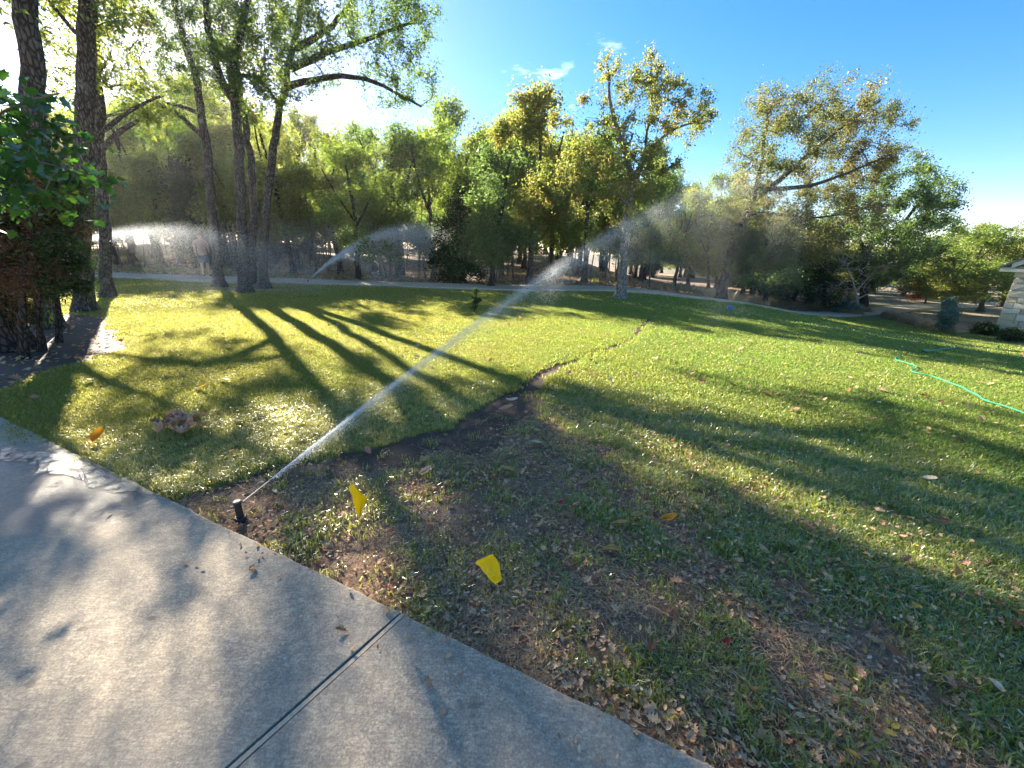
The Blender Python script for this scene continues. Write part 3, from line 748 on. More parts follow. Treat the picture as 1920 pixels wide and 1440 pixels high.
make_tree('oak_tree', 'thick dark oak trunk with flared roots at the left edge', 'tree',
          [trunk_px([(8, 652), (0, 540), (-10, 420), (-30, 280), (-60, 120), (-90, -60)], YC, 0.22, 0.15)],
          blobs_px([(-80, -160, 120), (0, -220, 100), (-160, -60, 100)], YC, 0.8, 7), 60, 2200, 0.085, L_HERO, BARK_DARK, seed=17, start=0.6)
make_tree('oak_tree', 'slender oak standing in spray just behind the mulch bed corner', 'tree',
          [trunk_px([(200, 558), (200, 470), (192, 380), (188, 300), (184, 180), (176, 60)], YD, 0.135, 0.09),
           trunk_px([(196, 275), (215, 245), (260, 230), (290, 205)], YD, 0.07, 0.03, False)],
          blobs_px([(260, 220, 40, .6), (300, 180, 45, .6), (230, 130, 50, .6), (120, 150, 60, .6), (190, 20, 80), (90, 40, 60, .6)], YD, 0.8, 8), 170, 4800, 0.085, L_OLIVE, BARK, seed=18, start=0.5)

# cedars at the left edge
def cedar(name, label, trunks, blobs, n_t, n_leaf, seed, mat=L_CEDAR, size=0.05, spread=0.10, cat='cedar shrub', tw=TWIG):
    return make_tree(name, label, cat, trunks, blobs, n_t, n_leaf, size, mat, BARK_DARK, tw, seed=seed, seg=0.16, wob=0.05, spread=spread, tip=0.004, start=0.1, aspect=0.4, droop=0.0, shell=0.25)
gC = G(40, 668); yc = gC[1]
cedar('cedar_shrub', 'dark cedar shrub with browned lower foliage at the left edge', [trunk_px([(40, 668), (42, 560), (50, 450), (60, 340)], yc, 0.05, 0.015)],
      blobs_px([(10, 420, 60), (60, 370, 60), (100, 350, 45), (20, 480, 55), (80, 430, 55), (60, 520, 45, .8), (0, 560, 50, .8), (-30, 400, 80), (-60, 500, 70)], yc, 0.35, 9), 200, 9000, 21, L_CEDAR_DEAD, 0.045, 0.10)
cedar('cedar_shrub', 'dark green cedar wrapped round the trunks at the left edge', [trunk_px([(75, 655), (72, 560), (70, 450), (60, 330)], yc + .3, 0.04, 0.012)],
      blobs_px([(20, 360, 55), (70, 340, 50), (110, 370, 40), (10, 440, 60), (70, 430, 50), (115, 450, 30), (40, 500, 50), (95, 520, 30), (10, 570, 36, .7), (60, 585, 26, .5), (-40, 330, 60), (-40, 480, 60)], yc + .25, 0.35, 19), 240, 21000, 51, L_CEDAR, 0.05, 0.11)
gE = G(110, 618)
cedar('cedar_shrub', 'green cedar branchlets in front of the straight oak trunk', [trunk_px([(108, 640), (106, 560), (110, 480), (112, 400)], gE[1] - 0.6, 0.035, 0.012)],
      blobs_px([(140, 505, 32), (110, 470, 36), (90, 540, 32), (150, 530, 24), (110, 400, 40), (120, 350, 36), (70, 590, 26, .6)], gE[1] - 0.7, 0.25, 10), 150, 12000, 22, L_CEDAR, 0.045, 0.09)

# broad-leaved branch entering from the upper left
def broad_leaf_mesh(s=1.0):
    # lobed leaf, curled, about 12 cm
    out = [(0, 0), (.18, .30), (.42, .28), (.40, .55), (.58, .72), (.34, .80), (.22, 1.05), (0, 1.25)]
    L = [(x, y) for x, y in out]; V = []; Fc = []
    n = len(L)
    for x, y in L: V.append((-x * s, y * s, (-0.25 * x * x - 0.12 * y * y) * s + 0.22 * x * s))
    for x, y in L: V.append((0, y * s, (-0.12 * y * y) * s))
    for x, y in L: V.append((x * s, y * s, (-0.25 * x * x - 0.12 * y * y) * s + 0.22 * x * s))
    for k in range(n - 1):
        Fc.append((k, k + 1, n + k + 1, n + k)); Fc.append((n + k, n + k + 1, 2 * n + k + 1, 2 * n + k))
    return np.array(V), np.array(Fc)
def place_leaves(C, s, rs, base):
    V0, F0 = base; n = len(C); m_ = len(V0); Vs = np.zeros((n, m_, 3))
    for i in range(n):
        a = rs.uniform(0, 2 * math.pi); M = Matrix.Rotation(a, 3, 'Z') @ Matrix.Rotation(rs.normal(-0.5, 0.45), 3, 'X') @ Matrix.Rotation(rs.normal(0, 0.5), 3, 'Y')
        Vs[i] = C[i] + (V0 * s * rs.uniform(0.6, 1.15)) @ np.array(M).T
    Fq = (F0[None] + (np.arange(n) * m_)[:, None, None]).reshape(-1, 4)
    return Vs.reshape(-1, 3), Fq
rsb = np.random.default_rng(31)
YL = 3.9
bt = [trunk_px([(-330, 900), (-300, 600), (-240, 420), (-180, 330)], 3.6, 0.06, 0.03, False),
      trunk_px([(-180, 330), (-60, 250), (40, 190), (110, 175)], YL, 0.02, 0.006, False), trunk_px([(-160, 340), (0, 300), (90, 300), (150, 330), (195, 345)], YL, 0.018, 0.005, False)]
bt[0][0][0] = np.array([*W(-330, 900, 3.6)[:2], -0.05])
bl = blobs_px([(10, 215, 50), (70, 200, 45), (60, 260, 55), (110, 250, 40), (110, 300, 45), (30, 300, 60), (150, 325, 30), (60, 360, 40), (110, 375, 26), (10, 370, 50), (30, 180, 36), (-40, 260, 70), (-60, 330, 60), (185, 345, 12, 2)], YL, 0.3, 12)
Tb = blob_targets(bl, 120, rsb, 0.2)
Pb, parb, Rb, ntb, _t = skeleton(bt, Tb, 0.12, 0.03, 0.2, 0.3, rsb); rb = radii(Pb, parb, Rb, ntb, 0.0025)
ob = bt[0][0][0]; root = empty('broadleaf_sapling', ob); tag(root, 'broad bright green leaves on a branch reaching in at the upper left', 'sapling')
V, Fq = tubes(Pb, parb, rb, ntb, 'trunk'); link('stem', mesh_np('stem', V - ob, Fq, TWIG, True), root)
V, Fq = tubes(Pb, parb, rb, ntb, 'branch'); tag(link('twigs', mesh_np('twigs', V - ob, Fq, TWIG, True), root), kind='stuff')
pk = rsb.choice(np.arange(ntb, len(Pb)), 820)
blf = broad_leaf_mesh(1.0)
V, Fq = place_leaves(Pb[pk] + rsb.normal(0, 0.07, (820, 3)), 0.08, rsb, blf)
fo = link('foliage', mesh_np('foliage', V - ob, Fq, L_BROAD, True), root); tag(fo, kind='stuff')

# hero tree with the pale trunk
YW = yb(1163, 557)
hw = [(1140, 118, 34, .5), (1150, 160, 34, .5), (1110, 210, 40, .6), (1215, 130, 36), (1245, 165, 40), (1200, 190, 45), (1255, 220, 40), (1300, 195, 40), (1325, 215, 26), (1290, 240, 36, .8), (1210, 260, 45),
      (1140, 260, 50), (1100, 290, 50), (1060, 330, 40, .7), (1170, 330, 60), (1240, 300, 40, .8), (1110, 380, 46, .8), (1210, 380, 46, .8), (1160, 410, 36, .5), (1230, 420, 26, .4), (1060, 250, 44, .7)]
make_tree('oak_tree', 'tall oak with pale lower trunk and yellowing open crown in the middle', 'tree',
          [trunk_px([(1163, 558), (1168, 500), (1174, 450), (1178, 400)], YW, 0.165, 0.13),
           trunk_px([(1178, 400), (1182, 360), (1184, 310), (1160, 250), (1140, 180), (1138, 120)], YW, 0.12, 0.03, False),
           trunk_px([(1182, 365), (1205, 310), (1215, 250), (1225, 180), (1220, 130)], YW + .2, 0.09, 0.03, False),
           trunk_px([(1186, 335), (1225, 270), (1265, 235), (1310, 228)], YW - .2, 0.07, 0.025, False),
           trunk_px([(1178, 385), (1145, 350), (1105, 310), (1080, 270)], YW - .1, 0.07, 0.025, False)],
          blobs_px(hw, YW, 0.7, 20), 560, 21000, 0.08, L_GOLD, BARK_PALE, TWIG_ROSE, seed=41, start=0.9, bare=0.3, tip=0.0075, spread=0.13)
# bare hanging twigs on its right arm
# leaning tree at the right
YN = yb(1350, 564)
nb = [(1430, 230, 50, .9), (1400, 300, 45, .8), (1500, 220, 50, .8), (1580, 230, 60, .9), (1440, 180, 40, .6), (1470, 210, 55, .7), (1540, 180, 50, .7), (1600, 180, 55, .7), (1650, 200, 40, .7), (1690, 230, 30, .6), (1620, 240, 60), (1550, 250, 60), (1480, 270, 55), (1420, 270, 44, .7), (1680, 290, 36), (1620, 310, 55),
      (1550, 330, 60), (1480, 340, 55), (1420, 330, 40, .7), (1400, 370, 45), (1600, 380, 50, 1.1), (1540, 400, 60, 1.2), (1460, 410, 60), (1640, 400, 40), (1390, 430, 55), (1430, 470, 55), (1500, 450, 50), (1340, 420, 44), (1380, 480, 50), (1460, 490, 50), (1330, 460, 40), (1540, 460, 45), (1420, 400, 50)]
make_tree('elm_tree', 'leaning tree with olive-brown wind-swept crown at the right edge of the lawn', 'tree',
          [trunk_px([(1350, 564), (1358, 520), (1372, 470), (1390, 420), (1410, 380)], YN, 0.24, 0.18),
           trunk_px([(1408, 385), (1425, 330), (1432, 270), (1440, 210)], YN, 0.12, 0.04, False),
           trunk_px([(1410, 380), (1470, 330), (1540, 270), (1600, 220), (1650, 190)], YN + .3, 0.14, 0.04, False),
           trunk_px([(1440, 355), (1520, 350), (1600, 320), (1670, 290)], YN - .3, 0.10, 0.03, False),
           trunk_px([(1400, 400), (1450, 400), (1520, 410), (1590, 400)], YN - .5, 0.08, 0.03, False)],
          blobs_px(nb, YN, 0.9, 21), 1300, 90000, 0.08, L_RUST, BARK, TWIG_ROSE, seed=42, start=0.8, bare=0.1, tip=0.009, spread=0.2, seg=0.35, droop=-0.1)
# blue-green live oak behind it
gl_ = G(1625, 586); YO = gl_[1] + 1
make_tree('live_oak', 'blue-green live oak with arching black trunk behind the bare shrub', 'tree',
          [trunk_px([(1622, 584), (1618, 500), (1622, 465), (1660, 440), (1700, 420)], YO, 0.28, 0.12),
           trunk_px([(1622, 470), (1600, 430), (1590, 390)], YO, 0.13, 0.05, False),
           trunk_px([(1690, 425), (1730, 370), (1760, 330)], YO, 0.12, 0.05, False)],
          blobs_px([(1710, 350, 50), (1750, 360, 44), (1770, 400, 40), (1700, 400, 60), (1740, 440, 55), (1680, 460, 55), (1720, 500, 45), (1620, 400, 50), (1570, 430, 50), (1670, 330, 36, .8), (1720, 310, 24, .6), (1650, 510, 40)], YO, 1.4, 22), 460, 42000, 0.15, L_BLUE, BARK_DARK, seed=43, start=0.6, spread=0.32, seg=0.5, wob=0.12, tip=0.009)
# dark cedar at right
gq = G(1545, 582)
cedar('cedar_tree', 'dense dark cedar between the leaning tree and the bare shrub', [trunk_px([(1545, 582), (1545, 500), (1540, 440)], gq[1] + 1, 0.14, 0.05)],
      blobs_px([(1540, 470, 46), (1510, 510, 44), (1570, 510, 46), (1545, 545, 40), (1490, 545, 36), (1600, 540, 36), (1545, 440, 30)], gq[1] + 1, 0.9, 23), 200, 16000, 44, L_CEDAR, 0.14, 0.28, 'cedar tree')
# bare pale shrub
gb = G(1606, 588)
make_tree('bare_shrub', 'bare pale-twigged shrub spreading wide in front of the live oak', 'shrub',
          [trunk_px([(1606, 588), (1608, 560), (1600, 530), (1590, 505)], gb[1], 0.08, 0.045), trunk_px([(1608, 560), (1640, 545), (1690, 550)], gb[1], 0.05, 0.015, False), trunk_px([(1605, 545), (1640, 510), (1660, 480)], gb[1], 0.045, 0.015, False)],
          blobs_px([(1570, 490, 36), (1600, 470, 40), (1640, 490, 40), (1660, 520, 40), (1590, 530, 40), (1690, 550, 26), (1560, 540, 28), (1570, 460, 24)], gb[1], 0.7, 24), 330, 1500, 0.08, L_STRAW, TWIG_GREY, TWIG_GREY, seed=45, seg=0.3, tip=0.010, start=0.3, wob=0.05, branch_name='twigs')
# red shrub
gs = G(1740, 566)
make_tree('red_shrub', 'rust-red shrub at the foot of the right-hand trees', 'shrub', [trunk_px([(1735, 568), (1738, 550)], gs[1], 0.06, 0.03)],
          blobs_px([(1718, 545, 20), (1745, 540, 22), (1765, 545, 18), (1730, 530, 14), (1775, 520, 12, .5)], gs[1], 0.5, 25), 120, 7000, 0.14, L_SUMAC, BARK_DARK, seed=46, seg=0.3, spread=0.22, tip=0.012, start=0.0)
# blue juniper column
gj = G(1773, 622)
cedar('blue_juniper', 'upright blue-green juniper standing alone at the lawn edge', [trunk_px([(1773, 622), (1775, 600), (1779, 570)], gj[1], 0.04, 0.015)],
      blobs_px([(1772, 605, 13), (1776, 590, 15), (1780, 575, 12), (1781, 564, 7), (1768, 612, 10), (1786, 585, 10)], gj[1], 0.15, 26), 170, 11000, 47, L_SAGE, 0.10, 0.09, 'juniper')
# low bushes by the house
for (qx, qy, rr_, lb) in ((1848, 628, 12, 'round dark green bush beside the corner of the stone house'), (1895, 640, 13, 'low dark hedge plant at the foot of the stone wall'), (1588, 588, 15, 'low blue-grey shrub among the dry grass at the lawn edge')):
    gg = G(qx, qy)
    cedar('low_bush', lb, [trunk_px([(qx, qy), (qx, qy - rr_)], gg[1], 0.03, 0.02)], blobs_px([(qx - rr_, qy - rr_ * .6, rr_ * .8), (qx, qy - rr_, rr_), (qx + rr_, qy - rr_ * .6, rr_ * .8)], gg[1], 0.2, 27), 70, 3500, 48 + qx % 7,
          L_SAGE if qx == 1588 else L_BUSH, 0.13, 0.14, 'bush')
# small cedar sapling on the lawn
gS = G(889, 584)
cedar('sapling', 'small cedar sapling alone on the lawn near the far drive', [trunk_px([(889, 584), (892, 565), (893, 540)], gS[1], 0.012, 0.006)],
      blobs_px([(890, 572, 10), (896, 562, 9), (888, 556, 8), (893, 545, 6), (893, 536, 3), (882, 576, 7, .6)], gS[1], 0.06, 28), 90, 2600, 50, L_BUSH, 0.035, 0.03, 'sapling')

# ------------------------------------------------------------------ forest beyond the drive
def proto(seed, h, crown_w, lmat, n_leaf, bark, lean=0.3, kind='oak', lsz=0.135):
    rs = np.random.default_rng(seed); top = h
    lx, ly = rs.normal(0, lean, 2)
    tp = [(0, 0, -0.1), (lx * .2, ly * .2, h * .2), (lx * .6 + rs.normal(0, .12), ly * .6, h * .42), (lx, ly, h * .62), (lx * 1.2 + rs.normal(0, .2), ly * 1.2, h * .85)]
    blobs = []
    if kind == 'oak':
        for k in range(18):
            a = rs.uniform(0, 2 * math.pi); zz = rs.uniform(0.22, 0.93); ww = crown_w * math.sin(min(1, (1.06 - zz) * 1.9) * math.pi / 2) * rs.uniform(0.25, 0.95)
            blobs.append((np.array([lx + math.cos(a) * ww, ly + math.sin(a) * ww, zz * h]), rs.uniform(0.5, 1.0) * crown_w * 0.42, 1.0))
        t2 = [(tp[2][0], tp[2][1], tp[2][2]), (lx + 0.8, ly + 0.3, h * .6), (lx + 1.2, ly + .4, h * .78)]
        t3 = [(tp[2][0], tp[2][1], tp[2][2] + .3), (lx - 0.9, ly - 0.2, h * .66), (lx - 1.3, ly - .5, h * .82)]
        trunks = [(tp, 0.15, 0.05), (t2, 0.08, 0.03), (t3, 0.07, 0.03)]
    else:
        for k in range(14):
            zz = k / 14 * .85 + .12; a = rs.uniform(0, 2 * math.pi); ww = crown_w * (1.05 - zz) * 0.5
            blobs.append((np.array([math.cos(a) * ww, math.sin(a) * ww, zz * h]), crown_w * (1.1 - zz) * 0.6 + .15, 1.0))
        trunks = [(tp, 0.12, 0.03)]
    return make_tree('oak_tree' if kind == 'oak' else 'cedar_tree', 'x', 'tree', trunks, blobs, 190, n_leaf, lsz, lmat, bark, seed=seed, seg=0.42, wob=0.12, spread=0.30, tip=0.009, start=0.35 if kind == 'oak' else .1, origin=(0, 0, 0))
protos = [proto(101, 8, 2.5, L_GREEN, 15000, BARK), proto(102, 8, 2.2, L_OLIVE, 15000, BARK_DARK), proto(103, 8, 2.7, L_GREEN, 15000, BARK_DARK, .5), proto(104, 8, 2.3, L_GOLD, 23000, BARK),
          proto(105, 8, 2.4, L_OLIVE, 15000, BARK, .5), proto(106, 6, 1.9, L_CEDAR, 13000, BARK_DARK, .1, 'cedar'), proto(107, 8, 2.5, L_BLUE, 15000, BARK_DARK)]
LAB = ['green oak with full crown in the wood beyond the far drive', 'olive-leaved oak with dark trunk in the wood beyond the far drive', 'spreading green oak with leaning trunk in the wood beyond the far drive',
       'golden-leaved oak turning for autumn in the wood beyond the far drive', 'olive oak with crooked grey trunk in the wood beyond the far drive', 'dark conical cedar between the oaks beyond the far drive', 'blue-green evergreen oak in the wood beyond the far drive']
PH = [8, 8, 8, 8, 8, 6, 8]
used = [False] * 7
def forest(x, y, k, top_z, rz=None, wide=None):
    z = float(ground_z(x, y)); hgt = max(2.5, top_z - z); s = hgt / (PH[k] * 0.98); w_ = wide or (0.55 * s + 0.45 * 1.0)
    rz = random.uniform(0, 6.28) if rz is None else rz; sc = (w_, w_, s)
    if not used[k]:
        o = protos[k]; used[k] = True; o.location = (x, y, z); o.rotation_euler = (0, 0, rz); o.scale = sc; o['label'] = LAB[k]; o['category'] = 'tree'; 
    else: o = copy_tree(protos[k], (x, y, z), rz, sc, LAB[k])
    o['group'] = 'trees of the wood beyond the far drive'
    bx_ = px_of((x, y, z + 1))[0]; dd_ = math.hypot(x, y)
    where = ('behind the leftmost trunks' if bx_ < 300 else 'behind the three tall oaks' if bx_ < 520 else 'behind the arching central spray' if bx_ < 760 else 'near the lawn sapling' if bx_ < 960 else 'left of the pale-trunked oak' if bx_ < 1150 else 'between pale-trunked oak and leaning tree' if bx_ < 1360 else 'behind the leaning olive-brown tree' if bx_ < 1560 else 'above the bare pale shrub' if bx_ < 1740 else 'left of the stone house')
    how = 'tall' if hgt > 8.5 else 'mid-height' if hgt > 6.5 else 'low'
    row = 'on the near edge' if dd_ < 27 else 'in the middle' if dd_ < 42 else 'deep'
    o['label'] = '%s %s %s of the wood, %s' % (how, ['full-crowned green oak', 'dark-trunked olive oak', 'leaning green oak', 'golden oak', 'crooked olive oak', 'dark cedar', 'blue-green oak'][k], row if row != 'deep' else 'in the depth', where)
    return o
sky_x = [-400, 0, 200, 300, 420, 560, 640, 700, 780, 860, 910, 960, 1020, 1100, 1200, 1270, 1330, 1400, 1500, 1760, 1800, 1850, 1920, 2300]
sky_y = [100, 150, 150, 160, 150, 165, 235, 225, 200, 200, 185, 210, 170, 210, 260, 330, 325, 360, 420, 430, 420, 405, 395, 380]
# edge trees with known places in the photograph: (pixel x of base, pixel y of base, kind, pixel y of top)
edge = [(1215, 517, 0, 300), (1240, 512, 1, 340), (1300, 512, 6, 335), (1345, 512, 2, 330), (1385, 510, 0, 370), (1300, 520, 5, 420), (1375, 522, 5, 430), (1410, 518, 6, 400), (1440, 516, 2, 420), (1475, 518, 0, 410), (1180, 512, 6, 330), (1225, 520, 5, 430), (868, 528, 5, 330), (992, 532, 3, 175), (1035, 522, 4, 215), (920, 538, 6, 260), (815, 520, 0, 215), (752, 516, 6, 215), (705, 508, 2, 240), (640, 512, 1, 245), (1085, 506, 2, 270), (1128, 512, 1, 300), (1275, 520, 0, 330), (1322, 515, 2, 325), (560, 508, 4, 190),
        (300, 494, 2, 200), (340, 496, 0, 200), (250, 492, 1, 180), (520, 496, 5, 350), (940, 508, 0, 200), (865, 505, 2, 195)]
placed = []
for (bx, by, k, ty) in edge:
    g = G(bx, by); top = W(bx, ty, g[1])[2]; forest(g[0], g[1], k, top); placed.append((g[0], g[1]))
rf = random.Random(5); tries = 0; n_f = 0
while n_f < 100 and tries < 6000:
    tries += 1
    y = 19.5 + 34 * rf.random() ** 1.2; x = rf.uniform(-1.35, 0.95) * y - 2
    if y < road_y(x) + 2.4: continue
    if x > 6 and y < 26: continue
    if x > 14 and (y < 36): continue
    md = 2.0 if y < 30 else 2.6
    if any((x - a) ** 2 + (y - b_) ** 2 < md * md for a, b_ in placed): continue
    # keep a clearer corridor towards the sun so that light reaches the lawn
    if -34 < x < -4 and y < 29 and rf.random() < 0.75: continue
    pxx = px_of((x, y, 1.5))[0]; ty = np.interp(pxx, sky_x, sky_y) + rf.uniform(0, 80)
    top = min(W(pxx, ty, y)[2], 11.5)
    k = rf.choices([0, 1, 2, 3, 4, 5, 6], [4, 4, 3, 1.6, 3, 1.6, 2.4])[0]
    if k == 5: top = min(top, 6)
    forest(x, y, k, top); placed.append((x, y)); n_f += 1
# right-hand background trees behind the house
for (bx, by, Yd, k, ty) in [(1800, 570, 36, 0, 415), (1850, 560, 38, 4, 400), (1905, 560, 37, 1, 395), (1960, 560, 40, 2, 380), (1760, 560, 46, 6, 430), (1450, 560, 30, 6, 400), (1500, 560, 33, 2, 410), (1400, 560, 34, 0, 380), (1560, 560, 36, 1, 420), (1350, 560, 36, 4, 350), (1820, 575, 31, 4, 470), (1870, 580, 33, 0, 480), (1710, 560, 46, 0, 430), (1560, 540, 44, 2, 430), (1480, 530, 46, 6, 400), (1640, 540, 46, 4, 430), (1930, 560, 46, 0, 390), (1420, 520, 40, 1, 400), (2020, 560, 40, 1, 380)]:
    p = W(bx, 500, Yd); forest(p[0], p[1], k, W(bx, ty, Yd)[2], wide=1.25)
rf = random.Random(9)
for k in range(46):
    y = 58 + 26 * rf.random(); x = -1.45 * y + (2.75 * y) * (k + rf.random()) / 46; pxx = px_of((x, y, 1.5))[0]
    ty = np.interp(pxx, sky_x, sky_y) + rf.uniform(60, 130); top = min(W(pxx, ty, y)[2], 14)
    forest(x, y, rf.choice([0, 1, 2, 4, 6]), top, wide=1.9)
print('trees', n_f)

# thin understory stems between the trunks
us = []
rs = np.random.default_rng(77)
for k in range(220):
    y = rs.uniform(20, 40); x = rs.uniform(-1.2, 0.75) * y
    if y < road_y(x) + 2 or (x > 7): continue
    z = float(ground_z(x, y)); h = rs.uniform(1.5, 4.5); l1, l2 = rs.normal(0, .35, 2)
    P = np.array([(x, y, z), (x + l1 * .3, y + l2 * .3, z + h * .4), (x + l1, y + l2, z + h)]); us.append(tube(P, [rs.uniform(.025, .06), .03, .012], 4))
V, Fq = join(us); tag(link('undergrowth', mesh_np('undergrowth', V, Fq, TWIG, True)), 'thin grey stems of undergrowth between the trunks of the wood', 'undergrowth', kind='stuff')

# ------------------------------------------------------------------ scatter with geometry nodes
def scatter(name, P, rot, scl, idx, proto_objs, label, cat):
    me = bpy.data.meshes.new(name + '_points'); P = np.asarray(P, np.float32)
    me.vertices.add(len(P)); me.vertices.foreach_set('co', P.ravel())
    a = me.attributes.new('rot', 'FLOAT_VECTOR', 'POINT'); a.data.foreach_set('vector', np.asarray(rot, np.float32).ravel())
    a = me.attributes.new('scl', 'FLOAT_VECTOR', 'POINT'); a.data.foreach_set('vector', np.asarray(scl, np.float32).ravel())
    a = me.attributes.new('idx', 'INT', 'POINT'); a.data.foreach_set('value', np.asarray(idx, np.int32))
    coll = bpy.data.collections.new(name + '_kinds')
    for o in proto_objs: coll.objects.link(o)
    ng = bpy.data.node_groups.new(name + '_scatter', 'GeometryNodeTree')
    ng.interface.new_socket('Geometry', in_out='INPUT', socket_type='NodeSocketGeometry'); ng.interface.new_socket('Geometry', in_out='OUTPUT', socket_type='NodeSocketGeometry')
    N_ = ng.nodes; L_ = ng.links
    gi = N_.new('NodeGroupInput'); go = N_.new('NodeGroupOutput'); ip = N_.new('GeometryNodeInstanceOnPoints'); ci = N_.new('GeometryNodeCollectionInfo')
    ci.inputs['Collection'].default_value = coll; ci.inputs['Separate Children'].default_value = True; ci.inputs['Reset Children'].default_value = True
    ip.inputs['Pick Instance'].default_value = True
    def na(nm, t):
        n_ = N_.new('GeometryNodeInputNamedAttribute'); n_.data_type = t; n_.inputs['Name'].default_value = nm; return [o for o in n_.outputs if o.enabled][0]
    e2r = N_.new('FunctionNodeEulerToRotation'); L_.new(na('rot', 'FLOAT_VECTOR'), e2r.inputs[0])
    L_.new(gi.outputs[0], ip.inputs['Points']); L_.new(ci.outputs[0], ip.inputs['Instance']); L_.new(e2r.outputs[0], ip.inputs['Rotation'])
    L_.new(na('scl', 'FLOAT_VECTOR'), ip.inputs['Scale']); L_.new(na('idx', 'INT'), ip.inputs['Instance Index']); L_.new(ip.outputs[0], go.inputs[0])
    o = link(name, me); md = o.modifiers.new('scatter', 'NODES'); md.node_group = ng
    return tag(o, label, cat, kind='stuff')
def unlinked(name, me): return bpy.data.objects.new(name, me)

def tuft(n, rad, h, w, seed, mat, flop=0.5, segs=2):
    rs = np.random.default_rng(seed); V = []; T3 = []; Q4 = []
    for k in range(n):
        a = rs.uniform(0, 6.28); r0 = rad * math.sqrt(rs.random()); x, y = r0 * math.cos(a), r0 * math.sin(a)
        b_ = rs.uniform(0, 6.28); hh = h * rs.uniform(.5, 1.2); fl = rs.uniform(0.15, 1.0) * flop * hh * 1.6; dx, dy = math.cos(b_), math.sin(b_); sx, sy = -dy, dx; ww = w * rs.uniform(.6, 1.2) / 2
        o = len(V)
        V += [(x - sx * ww, y - sy * ww, -.006), (x + sx * ww, y + sy * ww, -.006)]
        m1 = (x + dx * fl * .35, y + dy * fl * .35, hh * .62)
        V += [(m1[0] - sx * ww * .9, m1[1] - sy * ww * .9, m1[2]), (m1[0] + sx * ww * .9, m1[1] + sy * ww * .9, m1[2]), (x + dx * fl, y + dy * fl, hh * rs.uniform(.65, 1.0))]
        Q4.append((o, o + 1, o + 3, o + 2)); T3.append((o + 2, o + 3, o + 4))
    return unlinked('grass_tuft', mesh_np('grass_tuft', V, [np.array(Q4), np.array(T3)], mat, False))

def sample_frustum(n, d0, d1, power, margin=1.06, seed=0):
    """points on the lawn seen by the camera (with a margin); density falls with distance as d^-power"""
    rs = np.random.default_rng(seed); u_ = rs.random(n * 3); e = 2 - power
    d = (d0 ** e + u_ * (d1 ** e - d0 ** e)) ** (1 / e) if abs(e) > 1e-3 else d0 * (d1 / d0) ** u_
    a = rs.uniform(R(-66), R(66), n * 3); x = d * np.sin(a); y = d * np.cos(a)
    P = np.stack([x, y, base_z(x, y)], 1) - CAM; dd = P @ CF; ok = dd > 0.2
    px = 960 + F_PX * (P @ CR) / np.maximum(dd, .2); py = 720 - F_PX * (P @ CU) / np.maximum(dd, .2)
    ok &= (px > -120) & (px < 2040) & (py < 1560)
    return x[ok][:n], y[ok][:n], rs

def grass_layer(name, n, d0, d1, power, protos_, smin, smax, seed, label, thr=0.55, tilt=.15, zoff=0.0):
    x, y, rs = sample_frustum(n, d0, d1, power, seed=seed)
    soil, lit, wild, wet, sod, ds = cover(x, y); dr = drive_side(x, y)
    dens = (1 - soil * 1.02) * (1 - lit) * (1 - wild * .75)
    inner = (ds < 0.05) & (sod > 0)                          # sparse sprigs on the bare earth
    dens = np.maximum(dens, (.025 + .17 * ss((fbm(x, y, 4.5, 3, 91) - .47) / .12)) * (1 - wet) * (sod > 0) * (1 - lit) * (1 - wild))
    dens = np.where(inner, 0 + .02 + 0.20 * ss((fbm(x, y, 4.5, 3, 91) - .47) / .12) * (1 - wet), dens)
    dens = np.where(sod > 0.05, dens * (0.55 + .45 * ss((fbm(x, y, 3.2, 3, 66) - .3) / .25)), dens)
    ov = np.where(sod < 0.02, -0.03, 0.015)
    keep = (rs.random(len(x)) < dens) & (dr > ov) & (np.abs(y - road_y(x)) > ROAD_HW + .05) & (y < road_y(x))
    x, y = x[keep], y[keep]; n = len(x); sodk = sod[keep]
    z = ground_z(x, y) + zoff; z = np.where(drive_side(x, y) < 0.02, 0.0, z)
    s = rs.uniform(smin, smax, n) * (0.75 + 0.5 * fbm(x, y, 2.2, 2, 44)) * np.where(sodk < 0, 0.85, 1.12)
    rot = np.stack([rs.normal(0, tilt, n), rs.normal(0, tilt, n), rs.uniform(0, 6.28, n)], 1)
    scatter(name, np.stack([x, y, z], 1), rot, np.repeat(s[:, None], 3, 1), rs.integers(0, len(protos_), n), protos_, label, 'grass')
    print(name, n)
grass_layer('grass', 62000, 0.8, 4.6, 0.9, [tuft(11, .032, .038, .0042, 200 + k, GRASS, .75) for k in range(6)], .6, 1.35, 1, 'short coarse lawn grass in tufts near the driveway')
grass_layer('grass', 42000, 4.3, 12.5, 1.3, [tuft(60, .12, .034, .0062, 210 + k, GRASS_FAR, .7) for k in range(5)], .7, 1.3, 2, 'mown lawn grass across the middle of the yard', tilt=.05)
grass_layer('grass', 26000, 12, 34, 1.2, [tuft(90, .30, .036, .014, 220 + k, GRASS_FAR, .7) for k in range(4)], .8, 1.4, 3, 'mown lawn grass towards the far drive', tilt=.02)

